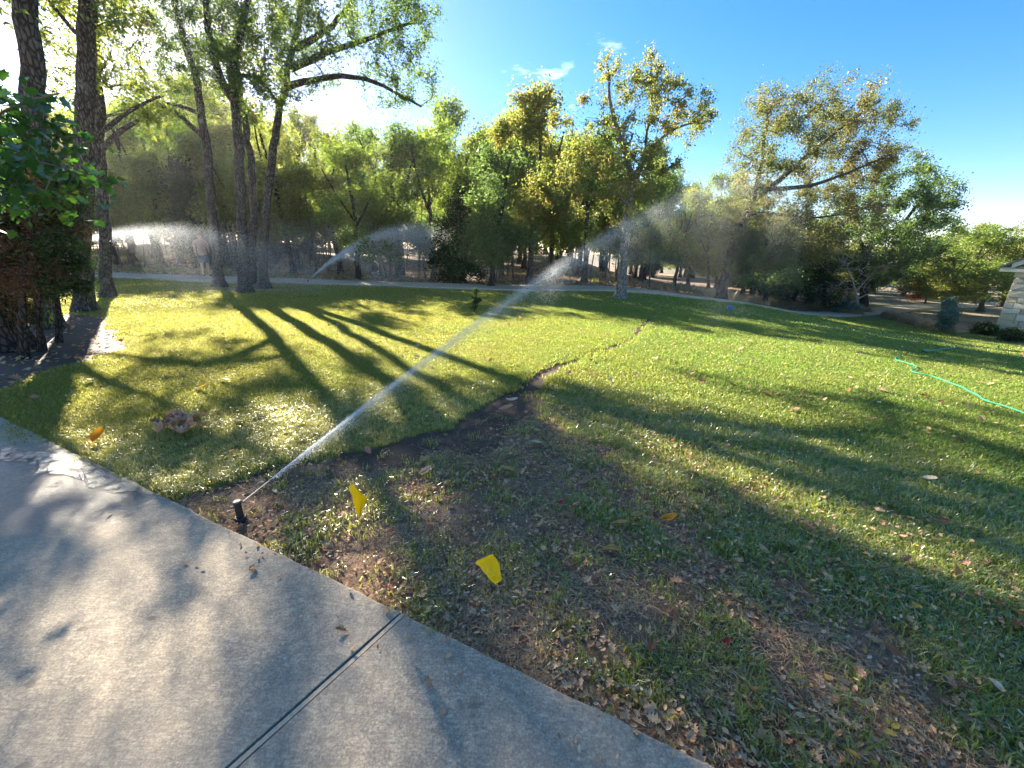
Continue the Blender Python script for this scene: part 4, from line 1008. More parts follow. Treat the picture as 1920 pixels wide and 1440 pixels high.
# tall dry grass at the right edge of the lawn
rs = np.random.default_rng(88); Q = []
lf = np.array(LAWN_FAR)
for k in range(5200):
    t = rs.uniform(0, 4.0); i = int(t); p = lf[i] + (lf[i + 1] - lf[i]) * (t - i); n_ = np.array([0, 1.0]); p = p + n_ * rs.uniform(0, 6.5) + rs.normal(0, .3, 2)
    if fbm(np.array([p[0]]), np.array([p[1]]), .55, 2, 19)[0] < .42: continue
    Q.append(p)
Q = np.array(Q); n = len(Q); zq = ground_z(Q[:, 0], Q[:, 1])
sq = rs.uniform(.5, 1.2, n) * np.where(px_of(np.array([0, 1, 0]))[0] > 0, 1, 1)
scatter('dry_grass', np.c_[Q, zq], np.c_[rs.normal(0, .1, (n, 2)), rs.uniform(0, 6.28, n)], np.repeat(sq[:, None], 3, 1), rs.integers(0, 4, n), [tuft(16, .10, .55, .016, 230 + k, L_STRAW, .3) for k in range(4)], 'tall straw-coloured grass along the right edge of the lawn', 'dry grass')
rs = np.random.default_rng(89); n = 2600
y = rs.uniform(18.6, 34, n); x = rs.uniform(-1.3, .8, n) * y; kp = (y > road_y(x) + 1.6) & (x < 20) & (fbm(x, y, .5, 2, 29) > .52); x, y = x[kp], y[kp]; n = len(x)
scatter('dry_grass', np.c_[x, y, ground_z(x, y)], np.c_[rs.normal(0, .1, (n, 2)), rs.uniform(0, 6.28, n)], np.repeat(rs.uniform(.4, 1.0, n)[:, None], 3, 1), rs.integers(0, 3, n), [tuft(14, .15, .32, .014, 240 + k, [L_STRAW, L_OLIVE, L_GREEN][k], .5) for k in range(3)], 'sparse weeds on the leaf-covered floor of the wood', 'weeds')

# ------------------------------------------------------------------ leaf litter
def flat_leaf(kind, L, seed, mat, curl=.25):
    rs = np.random.default_rng(seed)
    if kind == 'oval': out = [(0, 0), (.18, .15), (.26, .38), (.25, .62), (.14, .86), (0, 1.0)]
    elif kind == 'long': out = [(0, 0), (.12, .12), (.20, .35), (.20, .6), (.11, .85), (0, 1.0)]
    else: out = [(0, 0), (.06, .14), (.22, .20), (.12, .34), (.34, .46), (.16, .56), (.34, .72), (.14, .80), (.10, .95), (0, 1.0)]
    V = []; n = len(out); c1 = curl * rs.uniform(.4, 1.3) * L; c2 = curl * rs.uniform(-.5, 1.2) * L
    for sgn in (-1, 0, 1):
        for x, y in out:
            V.append((sgn * x * L * (1 if sgn >= 0 else rs.uniform(.85, 1.1)), (y - .5) * L, c2 * ((y - .5) ** 2) * 3 + (abs(x) * c1 * 2.2 if sgn else 0) + .004))
    Fc = []
    for k in range(n - 1): Fc += [(k, k + 1, n + k + 1, n + k), (n + k, n + k + 1, 2 * n + k + 1, 2 * n + k)]
    return mesh_np('leaf', V, np.array(Fc), mat, True)
def dry_leaf_mat(name, a, b_, trans=.25):
    m, nt = mat_new(name); b = NB(nt); v = b.obj(); inf = b.n('ShaderNodeObjectInfo'); r0 = inf.outputs['Random']
    c = b.mix(r0, a, b_); wv = b.n('ShaderNodeTexWave'); wv.inputs['Scale'].default_value = 45; wv.inputs['Distortion'].default_value = 2; b.l(v, wv.inputs['Vector'])
    c = b.mix(b.math('MULTIPLY', wv.outputs['Fac'], .25), c, tuple(x * .5 for x in a)); c = b.mix(b.ramp(b.noise(v, 60, 4), [(.5, 0.0), (.75, .6)]), c, tuple(x * .35 for x in a))
    d = b.n('ShaderNodeBsdfDiffuse'); b.l(c, d.inputs['Color']); t = b.n('ShaderNodeBsdfTranslucent'); b.l(c, t.inputs['Color'])
    g = b.n('ShaderNodeBsdfGlossy', Roughness=.45)
    b.out(b.mixsh(.02, b.mixsh(trans, d.outputs[0], t.outputs[0]), g.outputs[0])); return m
D_TAN = dry_leaf_mat('dry_leaf_tan', (.56, .34, .19), (.76, .52, .31)); D_BROWN = dry_leaf_mat('dry_leaf_brown', (.28, .13, .065), (.46, .25, .13))
D_RUST = dry_leaf_mat('dry_leaf_rust', (.36, .14, .06), (.48, .24, .10)); D_YEL = dry_leaf_mat('dry_leaf_yellow', (.62, .42, .06), (.72, .50, .14), .35); D_RED = dry_leaf_mat('dry_leaf_red', (.42, .03, .04), (.5, .06, .06), .3)
D_OCH = dry_leaf_mat('dry_leaf_ochre', (.46, .28, .08), (.60, .40, .14), .35); D_PALE = dry_leaf_mat('dry_leaf_pale', (.64, .51, .35), (.78, .66, .48), .2); D_PINK = dry_leaf_mat('dry_leaf_pinkish', (.62, .28, .18), (.74, .38, .24), .3)
D_GREY = dry_leaf_mat('dry_leaf_grey', (.40, .25, .15), (.56, .38, .24)); D_ORANGE = dry_leaf_mat('dry_leaf_orange', (.85, .34, .02), (.90, .40, .03), .45)
lp = [unlinked('leaf', flat_leaf('oval', .022, 1, D_TAN)), unlinked('leaf', flat_leaf('oval', .026, 2, D_TAN)), unlinked('leaf', flat_leaf('oval', .020, 3, D_BROWN)), unlinked('leaf', flat_leaf('oak', .042, 4, D_BROWN)),
      unlinked('leaf', flat_leaf('oval', .024, 5, D_GREY)), unlinked('leaf', flat_leaf('oak', .045, 6, D_TAN)), unlinked('leaf', flat_leaf('oval', .02, 7, D_PALE)), unlinked('leaf', flat_leaf('oak', .04, 8, D_PINK)), unlinked('leaf', flat_leaf('oval', .024, 9, D_YEL))]
def litter_layer(name, n, d0, d1, power, seed, label, smin, smax, where='all'):
    x, y, rs = sample_frustum(n, d0, d1, power, seed=seed); soil, lit, wild, wet, sod, ds = cover(x, y); dr = drive_side(x, y)
    pat = ss((fbm(x, y, 3.3, 3, 13) - .35) / .25)
    fade = np.clip(1.15 - ds / 2.2, 0, 1)
    dens = np.where(sod < 0, .03, (0.25 + .75 * pat) * (0.12 + .88 * np.maximum(soil * .9, fade * .75)))
    tr = seg_dist(x, y, TRENCH, False); dens *= np.where(tr < .14, .25, 1); dens = np.where((np.abs(sod) < .22) & (ds < .02) & (x > -1.2), dens * .25, dens)
    dens = dens * (1 - .8 * np.clip(wet, 0, 1)); dens = np.maximum(dens, lit * .7)
    keep = (rs.random(len(x)) < dens) & ((dr > 0.01) | ((dr > -.22) & (rs.random(len(x)) < .03))) & (y < 17); x, y = x[keep], y[keep]; soilk = soil[keep]; n = len(x)
    z = ground_z(x, y) + rs.uniform(.001, .012, n) + np.where(soilk < .75, rs.uniform(.01, .034, n), rs.uniform(0, .010, n)); z = np.where(drive_side(x, y) < .012, .016, z)
    s = rs.uniform(smin, smax, n); rot = np.c_[rs.normal(0, .38, (n, 2)), rs.uniform(0, 6.28, n)]
    idx = rs.choice(9, n, p=[.22, .16, .17, .06, .18, .06, .07, .03, .05])
    scatter(name, np.c_[x, y, z], rot, np.repeat(s[:, None], 3, 1), idx, lp, label, 'leaf litter'); print(name, n)
litter_layer('leaf_litter', 44000, .8, 5.5, .9, 60, 'small dry brown and tan leaves strewn over the bare earth', .65, 1.2)
litter_layer('leaf_litter', 16000, 5, 17, 1.2, 61, 'dry leaves covering the mulch bed and under the oaks', 1.4, 3.0)
# straw and twig bits
def straw(n, seed, mat, L=.05, w=.0016):
    rs = np.random.default_rng(seed); parts = []
    for k in range(n):
        a = rs.uniform(0, 6.28); l_ = L * rs.uniform(.4, 1.3); c = rs.normal(0, .02, 2); d = np.array([math.cos(a), math.sin(a)]); bnd = rs.normal(0, .3) * l_
        P = [np.r_[c, .003], np.r_[c + d * l_ * .5 + np.array([-d[1], d[0]]) * bnd * .3, .006 + rs.uniform(0, .008)], np.r_[c + d * l_, .003 + rs.uniform(0, .012)]]
        parts.append(tube(P, [w / 2 * 1.1, w / 2, w / 3], 3))
    V, Fq = join(parts); return unlinked('straw_bits', mesh_np('straw_bits', V, Fq, mat))
S_STRAW = simple_mat('dead_straw', (.52, .36, .22), .9, .1, .3, 20); S_TW = simple_mat('dead_twig', (.16, .11, .085), .9, .1, .3, 20)
sp_ = [straw(6, 1, S_STRAW), straw(5, 2, S_STRAW, .07), straw(3, 3, S_TW, .06, .003), straw(6, 4, S_STRAW, .035)]
x, y, rs = sample_frustum(34000, .8, 5.5, .9, seed=70); soil, lit, wild, wet, sod, ds = cover(x, y); dr = drive_side(x, y)
kp = (dr > .005) & (rs.random(len(x)) < np.clip(soil * .9 + .12, 0, 1) * (1 - .9 * wet.clip(0, 1)) * np.where(sod < 0, .1, 1) * ss((fbm(x, y, 2.6, 3, 83) - .3) / .2)); x, y = x[kp], y[kp]; n = len(x)
scatter('dead_grass', np.c_[x, y, ground_z(x, y) + rs.uniform(0, .008, n)], np.c_[rs.normal(0, .15, (n, 2)), rs.uniform(0, 6.28, n)], np.repeat(rs.uniform(.5, 1.3, n)[:, None], 3, 1), rs.choice(4, n, p=[.35, .25, .12, .28]), sp_, 'dead grass stems and twig bits lying on the bare earth', 'dead grass'); print('straw', n)
# leaf litter on the floor of the wood, pale leaves catching sun
rs = np.random.default_rng(71); n = 16000; y = 17.8 + 18 * rs.random(n) ** 1.3; x = rs.uniform(-1.3, .75, n) * y; kp = (y > road_y(x) + 1.4); x, y = x[kp], y[kp]; n = len(x)
scatter('leaf_litter', np.c_[x, y, ground_z(x, y) + .01], np.c_[rs.normal(0, .5, (n, 2)), rs.uniform(0, 6.28, n)], np.repeat(rs.uniform(3, 6, n)[:, None], 3, 1), rs.choice(9, n, p=[.22, .14, .17, .08, .12, .12, .07, .06, .02]), lp, 'fallen leaves over the floor of the wood', 'leaf litter')

# ------------------------------------------------------------------ single fallen leaves
def one_leaf(px, py, kind, L, mat, label, seed, rz=None, tilt=(0, 0), group=None, curl=.3, lift=.03, me=None):
    g = G(px, py); z = float(ground_z(g[0], g[1])); z = max(z, .012) if drive_side(g[0], g[1]) < 0 else z
    me = me or flat_leaf(kind, L, seed, mat, curl)
    o = link('fallen_leaf', me, loc=(g[0], g[1], z + lift)); o.rotation_euler = (tilt[0], tilt[1], seed * 2.39996 % 6.28 if rz is None else rz)
    return tag(o, label, 'leaf', group)
SL = [(380, 731, 'long', .15, D_YEL, 'long yellow leaf lying flat in the dark shaded turf', 1.4), (422, 717, 'long', .12, D_PALE, 'pale narrow leaf just behind the long yellow leaf', 1.4), (188, 828, 'oval', .15, D_ORANGE, 'bright orange leaf standing near the wet slab edge', .3),
      (170, 718, 'oval', .10, D_PALE, 'pale shiny leaf on the turf by the mulch bed', .6), (958, 752, 'long', .13, D_PALE, 'cream curled leaf beside the narrow strip of wet earth', 2.2), (950, 767, 'long', .13, D_PINK, 'pinkish brown leaf beside the cream curled leaf', 1.6), (1005, 830, 'oval', .085, D_PALE, 'pale rounded leaf right of the wet earth patch', 1.3),
      (1145, 715, 'oval', .08, D_PALE, 'pale yellow leaf on the lawn right of the earth strip', .4), (938, 845, 'oval', .04, D_PALE, 'small whitish leaf on the edge of the wet earth', .4), (953, 881, 'long', .085, D_OCH, 'folded tan leaf right of the dark wet earth', 1.3), (798, 885, 'long', .085, D_TAN, 'tan leaf tilted beside the wet earth strip', 2.3),
      (1050, 943, 'oval', .045, D_RED, 'small red leaf near the middle of the ground', 2.0), (1065, 967, 'long', .085, D_BROWN, 'brown curled leaf just below the small red leaf', 1.8), (1163, 982, 'long', .085, D_OCH, 'ochre leaf lowest of the sunlit trio', 1.5), (1192, 970, 'long', .085, D_OCH, 'ochre leaf topmost of the sunlit trio', 2.2),
      (1254, 971, 'long', .085, D_ORANGE, 'orange leaf right of the sunlit ochre leaves', 1.7), (1147, 1030, 'long', .085, D_OCH, 'dull olive-gold leaf alone below the sunlit trio', 1.4), (1283, 995, 'long', .07, D_PINK, 'pinkish narrow leaf below the orange leaf', 2.4), (1490, 771, 'oval', .08, D_TAN, 'tan leaf lying on the shaded right lawn', 1.2),
      (1755, 985, 'long', .10, D_RUST, 'long rusty leaf on the green lawn at right', 1.4), (1742, 903, 'oval', .07, D_PALE, 'pale leaf on the sunlit right lawn', .8), (1363, 1203, 'oval', .035, D_RED, 'dark red leaf in the lower right grass', 2.0), (1672, 1217, 'oval', .06, D_RUST, 'cupped orange-brown leaf at the lower right', .9),
      (1910, 1155, 'oval', .06, D_OCH, 'gold leaf touching the right edge of the view', .4), (1905, 1172, 'oval', .06, D_RUST, 'rust leaf under the gold one at the right edge', 2.2), (1672, 1370, 'oval', .03, D_YEL, 'left one of two small bright yellow leaves', .9), (1681, 1358, 'oval', .03, D_YEL, 'right one of two small bright yellow leaves', 1.9),
      (1866, 1286, 'oval', .04, D_PALE, 'round cream leaf at the lower right corner', .2), (1600, 1413, 'oval', .035, D_YEL, 'yellow leaf near the bottom of the view', .6), (1780, 1265, 'long', .035, D_YEL, 'narrow yellow leaf below the cupped brown leaf', 1.6), (1720, 1140, 'oval', .035, D_YEL, 'yellow round leaf in the grass above the cupped leaf', .5),
      (1515, 990, 'oak', .07, D_PINK, 'orange-pink lobed leaf on the thinning grass', .5), (1430, 1030, 'oval', .05, D_TAN, 'tan leaf among rust leaves right of centre', .5), (1415, 1290, 'oval', .035, D_OCH, 'small ochre leaf low in the grass', 1.2), (1500, 1338, 'oval', .03, D_TAN, 'tan oval leaf by the bare patch at the bottom', 1.4),
      (1270, 1085, 'oak', .05, D_PINK, 'pinkish lobed leaf right of the crumpled flag', 1.0), (1222, 1212, 'oak', .05, D_RUST, 'rust lobed leaf on the bare earth near the slab', 2.6), (1157, 1140, 'oak', .05, D_TAN, 'tan lobed leaf between grass tufts near the slab', 1.1), (705, 1055, 'oak', .05, D_TAN, 'tan lobed leaf left of the crumpled flag', .4),
      (1313, 1420, 'oak', .05, D_TAN, 'broad tan leaf against the slab at the bottom', .4), (1790, 1075, 'long', .08, D_OCH, 'thin ochre leaf on the lawn at right', 2.6), (515, 922, 'oval', .04, D_PALE, 'small pale leaf just right of the water nozzle', .8), (690, 846, 'oak', .07, D_PINK, 'pale pink leaf at the edge of the sprayed earth', .8),
      (147, 674, 'oval', .10, D_ORANGE, 'orange-brown leaf on the mulch bed edge', 1.2), (1515, 1120, 'oval', .05, D_BROWN, 'dark brown leaf in the right foreground grass', 1.2), (1700, 1050, 'oak', .06, D_BROWN, 'brown lobed leaf on the thin grass at right', 2.1)]
for i, (px, py, kd, L_, mt, lb, rz) in enumerate(SL):
    one_leaf(px, py, kd, L_ * 1.25, mt, lb, 300 + i, rz, ((.35 * ((i * 7) % 5 - 2) / 2), .3 * ((i * 3) % 5 - 2) / 2), lift=.042 if py < 1000 else .034)
rs = np.random.default_rng(5); pm = [flat_leaf('oak', .12, 400, D_PINK, .5), flat_leaf('oak', .11, 401, D_RUST, .5), flat_leaf('oval', .10, 402, D_PINK, .5), flat_leaf('oak', .12, 403, D_PALE, .5)]
for k in range(34):
    px = 343 + rs.normal(0, 20); py = 806 + rs.normal(0, 9)
    one_leaf(px, py, 'oak', .08, None, 'one of the wet reddish-brown leaves heaped on the sunlit turf', 500 + k, rs.uniform(0, 6.28), tuple(rs.normal(0, .5, 2)), 'heap of reddish-brown leaves on the turf', me=pm[k % 4], lift=rs.uniform(.05, .10))

# ------------------------------------------------------------------ sprinklers and their water
BLACK = simple_mat('black_plastic', (.018, .018, .02), .38, .5, .2, 40, .05, .001); RUBBER = simple_mat('grey_rubber_cap', (.10, .10, .11), .55, .4, .25, 50, .1, .001)
def sprinkler(px, py, label, s=1.0, az=40):
    g = G(px, py); z = max(float(ground_z(g[0], g[1])), -.02); root = empty('sprinkler_head', (g[0], g[1], z), -R(az)); tag(root, label, 'sprinkler', 'pop-up lawn sprinklers'); root.rotation_euler[0] = R(1.0)
    V, Fq = lathe([(.001, -.05), (.030, -.05), (.031, .004), (.026, .009), (.0225, .009), (.0225, -.01), (.001, -.01)]); link('body', mesh_np('body', V, Fq, BLACK, True), root)
    V, Fq = lathe([(.001, -.02), (.0185, -.02), (.0185, .082), (.0195, .084), (.0195, .088), (.0185, .09), (.0200, .094), (.0205, .106), (.001, .106)], 24); link('riser', mesh_np('riser', V, Fq, BLACK, False), root)
    V, Fq = lathe([(.001, .106), (.0212, .1062), (.0218, .109), (.0212, .113), (.017, .1148), (.0165, .1135), (.010, .1135), (.0095, .115), (.001, .115)], 24); c = link('cap', mesh_np('cap', V, Fq, RUBBER, False), root)
    V, Fq = tube([(0, .012, .098), (0, .022, .1005), (0, .026, .1015)], [.006, .0055, .004], 10); link('nozzle', mesh_np('nozzle', V, Fq, RUBBER, True), root)
    root.scale = (s, s, s); return np.array([g[0], g[1], z + .1 * s])
octa = mesh_np('water_drop', np.array([(1, 0, 0), (-1, 0, 0), (0, 1, 0), (0, -1, 0), (0, 0, 1.), (0, 0, -1.)]), np.array([(0, 2, 4), (2, 1, 4), (1, 3, 4), (3, 0, 4), (2, 0, 5), (1, 2, 5), (3, 1, 5), (0, 3, 5)]), DROP, True)
def spray(p0, az, el, v0, n, T, label, seed, size=.005, sweep=R(2), drag=(.10, 1.2), fall_spread=.05, jet_len=1.2, jet_r=(.004, .035), elong=2.6, lag=0.0, vspread=.02, power=1.0):
    """drops leave the nozzle in a narrow cone, are slowed by the air according to their size and fall"""
    rs = np.random.default_rng(seed)
    a = R(az) + rs.normal(0, sweep, n); e = R(el) + rs.normal(0, vspread, n) - np.abs(rs.normal(0, .05, n)) * (rs.random(n) < .35)
    v = np.stack([np.sin(a) * np.cos(e), np.cos(a) * np.cos(e), np.sin(e)], 1) * (v0 * rs.normal(1, .03, n))[:, None]
    k = np.exp(rs.uniform(math.log(drag[0]), math.log(drag[1]), n)); age = T * rs.random(n) ** power; p = np.repeat(np.asarray(p0)[None], n, 0)
    dt = .01; p = p + v * (rs.random(n) * dt)[:, None]; a = a - lag * age; t = np.zeros(n); wind = np.array([.35, -.1, 0])
    for _ in range(int(T / dt)):
        m = t < age; rel = v - wind; v = v + (np.array([0, 0, -9.81]) - rel * (k * (.4 + .05 * np.linalg.norm(rel, axis=1)))[:, None]) * dt * m[:, None]; p = p + v * dt * m[:, None]; t += dt
    p += rs.normal(0, 1, (n, 3)) * (fall_spread * np.minimum(age, 1.2) ** .8)[:, None]
    ok = p[:, 2] > base_z(p[:, 0], p[:, 1]) + .03; p, v, age, k = p[ok], v[ok], age[ok], k[ok]; n = len(p)
    sp = np.linalg.norm(v, axis=1); d = v / sp[:, None]; print('drops', n); yaw = np.arctan2(d[:, 1], d[:, 0]); pitch = -np.arcsin(d[:, 2])
    s = size * rs.uniform(.5, 1.2, n) * (1.15 - .45 * (k - drag[0]) / (drag[1] - drag[0]))
    root = empty('water_spray', p0); tag(root, label, 'water spray')
    rot = np.stack([np.zeros(n), pitch, yaw], 1); scl = np.stack([s * elong, s, s], 1)
    o = scatter('droplets', p - np.asarray(p0), rot, scl, np.zeros(n, int), [unlinked('water_drop', octa)], None, None); o.parent = root
    if jet_len:
        L = jet_len; s_ = np.linspace(0, L, 14); vx = v0 * math.cos(R(el)); dirh = np.array([math.sin(R(az)), math.cos(R(az))])
        P = np.c_[dirh[None] * s_[:, None], math.tan(R(el)) * s_ - 4.9 * (s_ / vx) ** 2]
        V, Fq = tube(P, np.linspace(jet_r[0], jet_r[1], 14), 8); link('jet', mesh_np('jet', V, Fq, JET, True), root)
    return n
pA = sprinkler(450, 966, 'black pop-up sprinkler beside the driveway throwing a long jet', 1.0, 40)
print(spray(pA + np.array([.02, .02, .0]), 40, 24.5, 19.5, 460000, 1.4, 'long jet of water crossing the lawn from the sprinkler by the driveway', 1, size=.00062, sweep=R(.5), drag=(.08, 2.0), fall_spread=.085, elong=5, jet_len=.75, jet_r=(.0022, .007), power=.9, vspread=.008))
pB = sprinkler(578, 531, 'pop-up sprinkler at the far drive right of the three oaks', 1.3, 52)
spray(pB, 52, 41, 10.0, 260000, 1.9, 'arching jet and falling curtain from the sprinkler right of the three oaks', 2, size=.0029, elong=4.5, sweep=R(1.5), drag=(.12, 5.0), fall_spread=.10, jet_len=1.5, jet_r=(.012, .035), power=.6)
spray(pB + np.array([-.1, 0, 0]), -18, 50, 9.0, 90000, 1.7, 'scattered drops falling left of the central sprinkler past the oak trunks', 3, size=.0028, sweep=R(28), drag=(.3, 2.4), fall_spread=.35, jet_len=0, power=.45, elong=5)
gC_ = W(118, 468, 13.0); gL = np.array([gC_[0] - .4, 13.0, float(ground_z(gC_[0], 13.0)) + .1])
spray(W(100, 470, 11.5), 75, 24, 9.2, 420000, 1.7, 'bright fan of water and mist behind the straight oak at the left', 4, size=.00095, elong=4.5, sweep=R(7), drag=(.35, 6.0), fall_spread=.16, jet_len=0, power=.75)
sprinkler(977, 545, 'small sprinkler head at the far drive left of its pair', 1.1, 60)
pD = sprinkler(989, 545, 'small sprinkler head at the far drive right of its pair', 1.1, 60)
spray(pD, 62, 26, 12.0, 20000, 1.1, 'faint thin jet rising from the pair of small sprinkler heads', 5, size=.003, sweep=R(.8), drag=(.12, 1.5), fall_spread=.06, jet_len=.8, jet_r=(.004, .008), power=.7)

# ------------------------------------------------------------------ moist air, lit from behind by the low sun
hm, hnt = mat_new('moist_air'); hb = NB(hnt); pv = hb.n('ShaderNodeVolumePrincipled'); pv.inputs['Color'].default_value = (0.95, 0.96, 1, 1); pv.inputs['Density'].default_value = HAZE; pv.inputs['Anisotropy'].default_value = 0.72
ho = hb.n('ShaderNodeOutputMaterial'); hb.l(pv.outputs[0], ho.inputs['Volume'])
tag(link('haze', mesh_np('haze', *box(-300, 300, -60, 470, -4.5, 17), hm)), 'faint moist haze filling the air over the whole yard', 'haze', kind='stuff')

# ------------------------------------------------------------------ marker flags
def flag_mat():
    m, nt = mat_new('yellow_vinyl'); b = NB(nt); v = b.obj(); c = b.mix(b.noise(v, 25, 3), (.95, .66, .01), (.98, .76, .02))
    p = b.principled(c, .35, .4, b.bump(b.noise(v, 18, 3), .3, .004)); t = b.n('ShaderNodeBsdfTranslucent'); t.inputs['Color'].default_value = (1.0, .80, .01, 1)
    b.out(b.mixsh(.5, p, t.outputs[0])); return m
FLAG = flag_mat(); WIRE = simple_mat('steel_wire', (.45, .43, .40), .35, .5, .2, 40, .05, .001, .8)
def flag(label, base, top, sheet):
    base = np.asarray(base, float); root = empty('marker_flag', base); tag(root, label, 'marker flag', 'yellow marker flags on the bare earth')
    V, Fq = tube([np.zeros(3) - [0, 0, .05], (top - base) * .5 + [.004, 0, 0], top - base], .0016, 6); link('wire', mesh_np('wire', V, Fq, WIRE, True), root)
    rows = len(sheet); cols = len(sheet[0]); P = np.array(sheet, float)
    # refine the sheet
    def up(P):
        r_, c_, _ = P.shape; Q = np.zeros((2 * r_ - 1, 2 * c_ - 1, 3)); Q[::2, ::2] = P; Q[1::2, ::2] = (P[:-1] + P[1:]) / 2; Q[:, 1::2] = (Q[:, :-2:2] + Q[:, 2::2]) / 2; return Q
    Q = up(up(P)); r_, c_ = Q.shape[:2]; rs = np.random.default_rng(3)
    nrm = np.cross(P[-1, 0] - P[0, 0], P[0, -1] - P[0, 0]); nrm /= np.linalg.norm(nrm) + 1e-9; Q = Q + nrm * rs.normal(0, .0018, (r_, c_, 1))
    i0 = (np.arange(r_ - 1)[:, None] * c_ + np.arange(c_ - 1)[None]); Fq = np.stack([i0, i0 + 1, i0 + c_ + 1, i0 + c_], -1).reshape(-1, 4)
    V = Q.reshape(-1, 3) - base; n = len(V); V = np.concatenate([V, V + nrm * .0008]); Fq = np.concatenate([Fq, Fq[:, ::-1] + n])
    link('flag_sheet', mesh_np('flag_sheet', V, Fq, FLAG, True), root); return root
# the first hangs from its wire in a fold; columns run from the wire edge outward
fy = 1.62
b1 = np.array([-.735, 1.70, -.03])
s1 = [[W(654, 911, fy), W(662, 909, fy + .01), W(668, 915, fy + .0)], [W(660, 930, fy), W(674, 922, fy + .02), W(683, 929, fy - .02)], [W(664, 945, fy), W(676, 938, fy + .03), W(689, 936, fy - .01)], [W(668, 957, fy), W(676, 952, fy + .02), W(683, 948, fy - .01)], [W(671, 969, fy), W(673, 969, fy), W(674, 968, fy)]]
flag('yellow marker flag hanging in a triangle near the sprinkler', b1, W(655, 910, fy + .004), s1)
fy = 1.20; b2 = G(945, 1180); b2 = np.array([b2[0], b2[1], -.03])
s2 = [[W(892, 1053, fy), W(908, 1046, fy + .01), W(924, 1039, fy)], [W(900, 1064, fy), W(916, 1055, fy + .015), W(930, 1047, fy)], [W(908, 1073, fy), W(921, 1066, fy + .01), W(937, 1060, fy - .01)], [W(918, 1085, fy), W(930, 1078, fy - .01), W(938, 1072, fy + .005)], [W(930, 1096, fy), W(934, 1092, fy), W(941, 1087, fy)]]
flag('crumpled yellow marker flag nearest the driveway joint', b2, W(924, 1040, fy + .004), s2)
# small blue marker near the leaning tree
gB = G(1362, 586); root = empty('marker_flag', gB); tag(root, 'small blue marker flag on the lawn by the leaning tree', 'marker flag')
BLUE = simple_mat('blue_vinyl', (.03, .10, .42), .5, .3); V, Fq = tube([(0, 0, -.05), (0, 0, .22)], .004, 6); link('wire', mesh_np('wire', V, Fq, WIRE), root)
V, Fq = box(.0, .17, -.004, .004, .08, .22); V[[1, 3], 2] += .03; V[[5, 7], 2] -= .03; link('flag_sheet', mesh_np('flag_sheet', V, Fq, BLUE), root)

# ------------------------------------------------------------------ hose
HOSE = simple_mat('green_hose', (.02, .24, .12), .6, .3, .15, 8)
def hose(pts, label, r_=.009):
    P = np.array([G(*q) for q in pts]); t = np.arange(len(P)); tt = np.linspace(0, len(P) - 1, len(P) * 10); Q = np.stack([np.interp(tt, t, P[:, k]) for k in range(3)], 1)
    for _ in range(8): Q[1:-1] = (Q[:-2] + 2 * Q[1:-1] + Q[2:]) / 4
    Q[:, 2] = ground_z(Q[:, 0], Q[:, 1]) + .045; o = Q[0].copy(); V, Fq = tube(Q - o, r_, 8)
    return tag(link('garden_hose', mesh_np('garden_hose', V, Fq, HOSE, True), loc=o), label, 'hose')
hose([(1690, 667), (1680, 671), (1678, 676), (1690, 680), (1705, 684), (1718, 689), (1717, 693), (1706, 697), (1722, 702), (1750, 708), (1775, 717), (1800, 727), (1825, 740), (1850, 755), (1880, 763), (1920, 778), (1990, 800)], 'green garden hose snaking over the right side of the lawn')
hose([(1730, 661), (1738, 657), (1733, 662), (1742, 660), (1780, 655), (1820, 650), (1870, 649)], 'far loop of green hose lying in shade at the right', .014)

# ------------------------------------------------------------------ stone house at the right
gH = G(1860, 626); hx, hy, hz = gH[0], gH[1], float(ground_z(gH[0], gH[1])) - .1
house = empty('stone_house', (hx, hy, hz), R(-55)); tag(house, 'pale limestone house corner with white gable trim at the right edge', 'house')
MORTAR = simple_mat('mortar', (.46, .42, .35), .95, .1, .15, 12); TRIM = simple_mat('cream_trim', (.62, .57, .48), .6, .3, .05, 5); ROOF = simple_mat('grey_shingle', (.14, .13, .13), .9, .1, .3, 8)
STN = [simple_mat('limestone_%s' % c, v, .9, .15, .18, 6, .6, .01) for c, v in (('cream', (.58, .50, .37)), ('pink', (.50, .37, .27)), ('grey', (.44, .40, .34)), ('gold', (.56, .46, .30)), ('white', (.66, .60, .48)))]
WH = 3.15; WL = 7.0
link('wall', mesh_np('wall', *box(.06, WL, .06, .5, 0, WH), MORTAR), house); link('wall', mesh_np('wall', *box(.06, .5, .5, 8, 0, WH), MORTAR), house)
rs = np.random.default_rng(9); z = .02
while z < WH - .1:
    hh = min(rs.uniform(.2, .36), WH - .02 - z); x = .0
    while x < WL - .2:
        w_ = rs.uniform(.3, .85); w_ = min(w_, WL - x)
        V, Fq = box(x + .012, x + w_ - .012, rs.uniform(-.012, .012), .08, z + .012, z + hh - .012); V = V + rs.normal(0, .004, V.shape)
        link('stone', mesh_np('stone', V, Fq, STN[rs.integers(5)]), house); x += w_
    y = .09
    while y < 3.5:
        w_ = rs.uniform(.3, .85); V, Fq = box(rs.uniform(-.012, .012), .08, y + .012, y + w_ - .012, z + .012, z + hh - .012); link('stone', mesh_np('stone', V, Fq, STN[rs.integers(5)]), house); y += w_
    z += hh
link('frieze_board', mesh_np('frieze_board', *box(-.03, WL, -.04, .05, WH + .002, WH + .25), TRIM), house)
V, Fq = box(-.55, .35, -.45, 8, WH + .26, WH + .42); link('eave', mesh_np('eave', V, Fq, TRIM), house)
SL_ = .62
def slope_box(x0, x1, y0, y1, zb, t):
    V, Fq = box(x0, x1, y0, y1, 0, t); V[:, 2] += zb + (V[:, 0] - x0) * SL_; return V, Fq
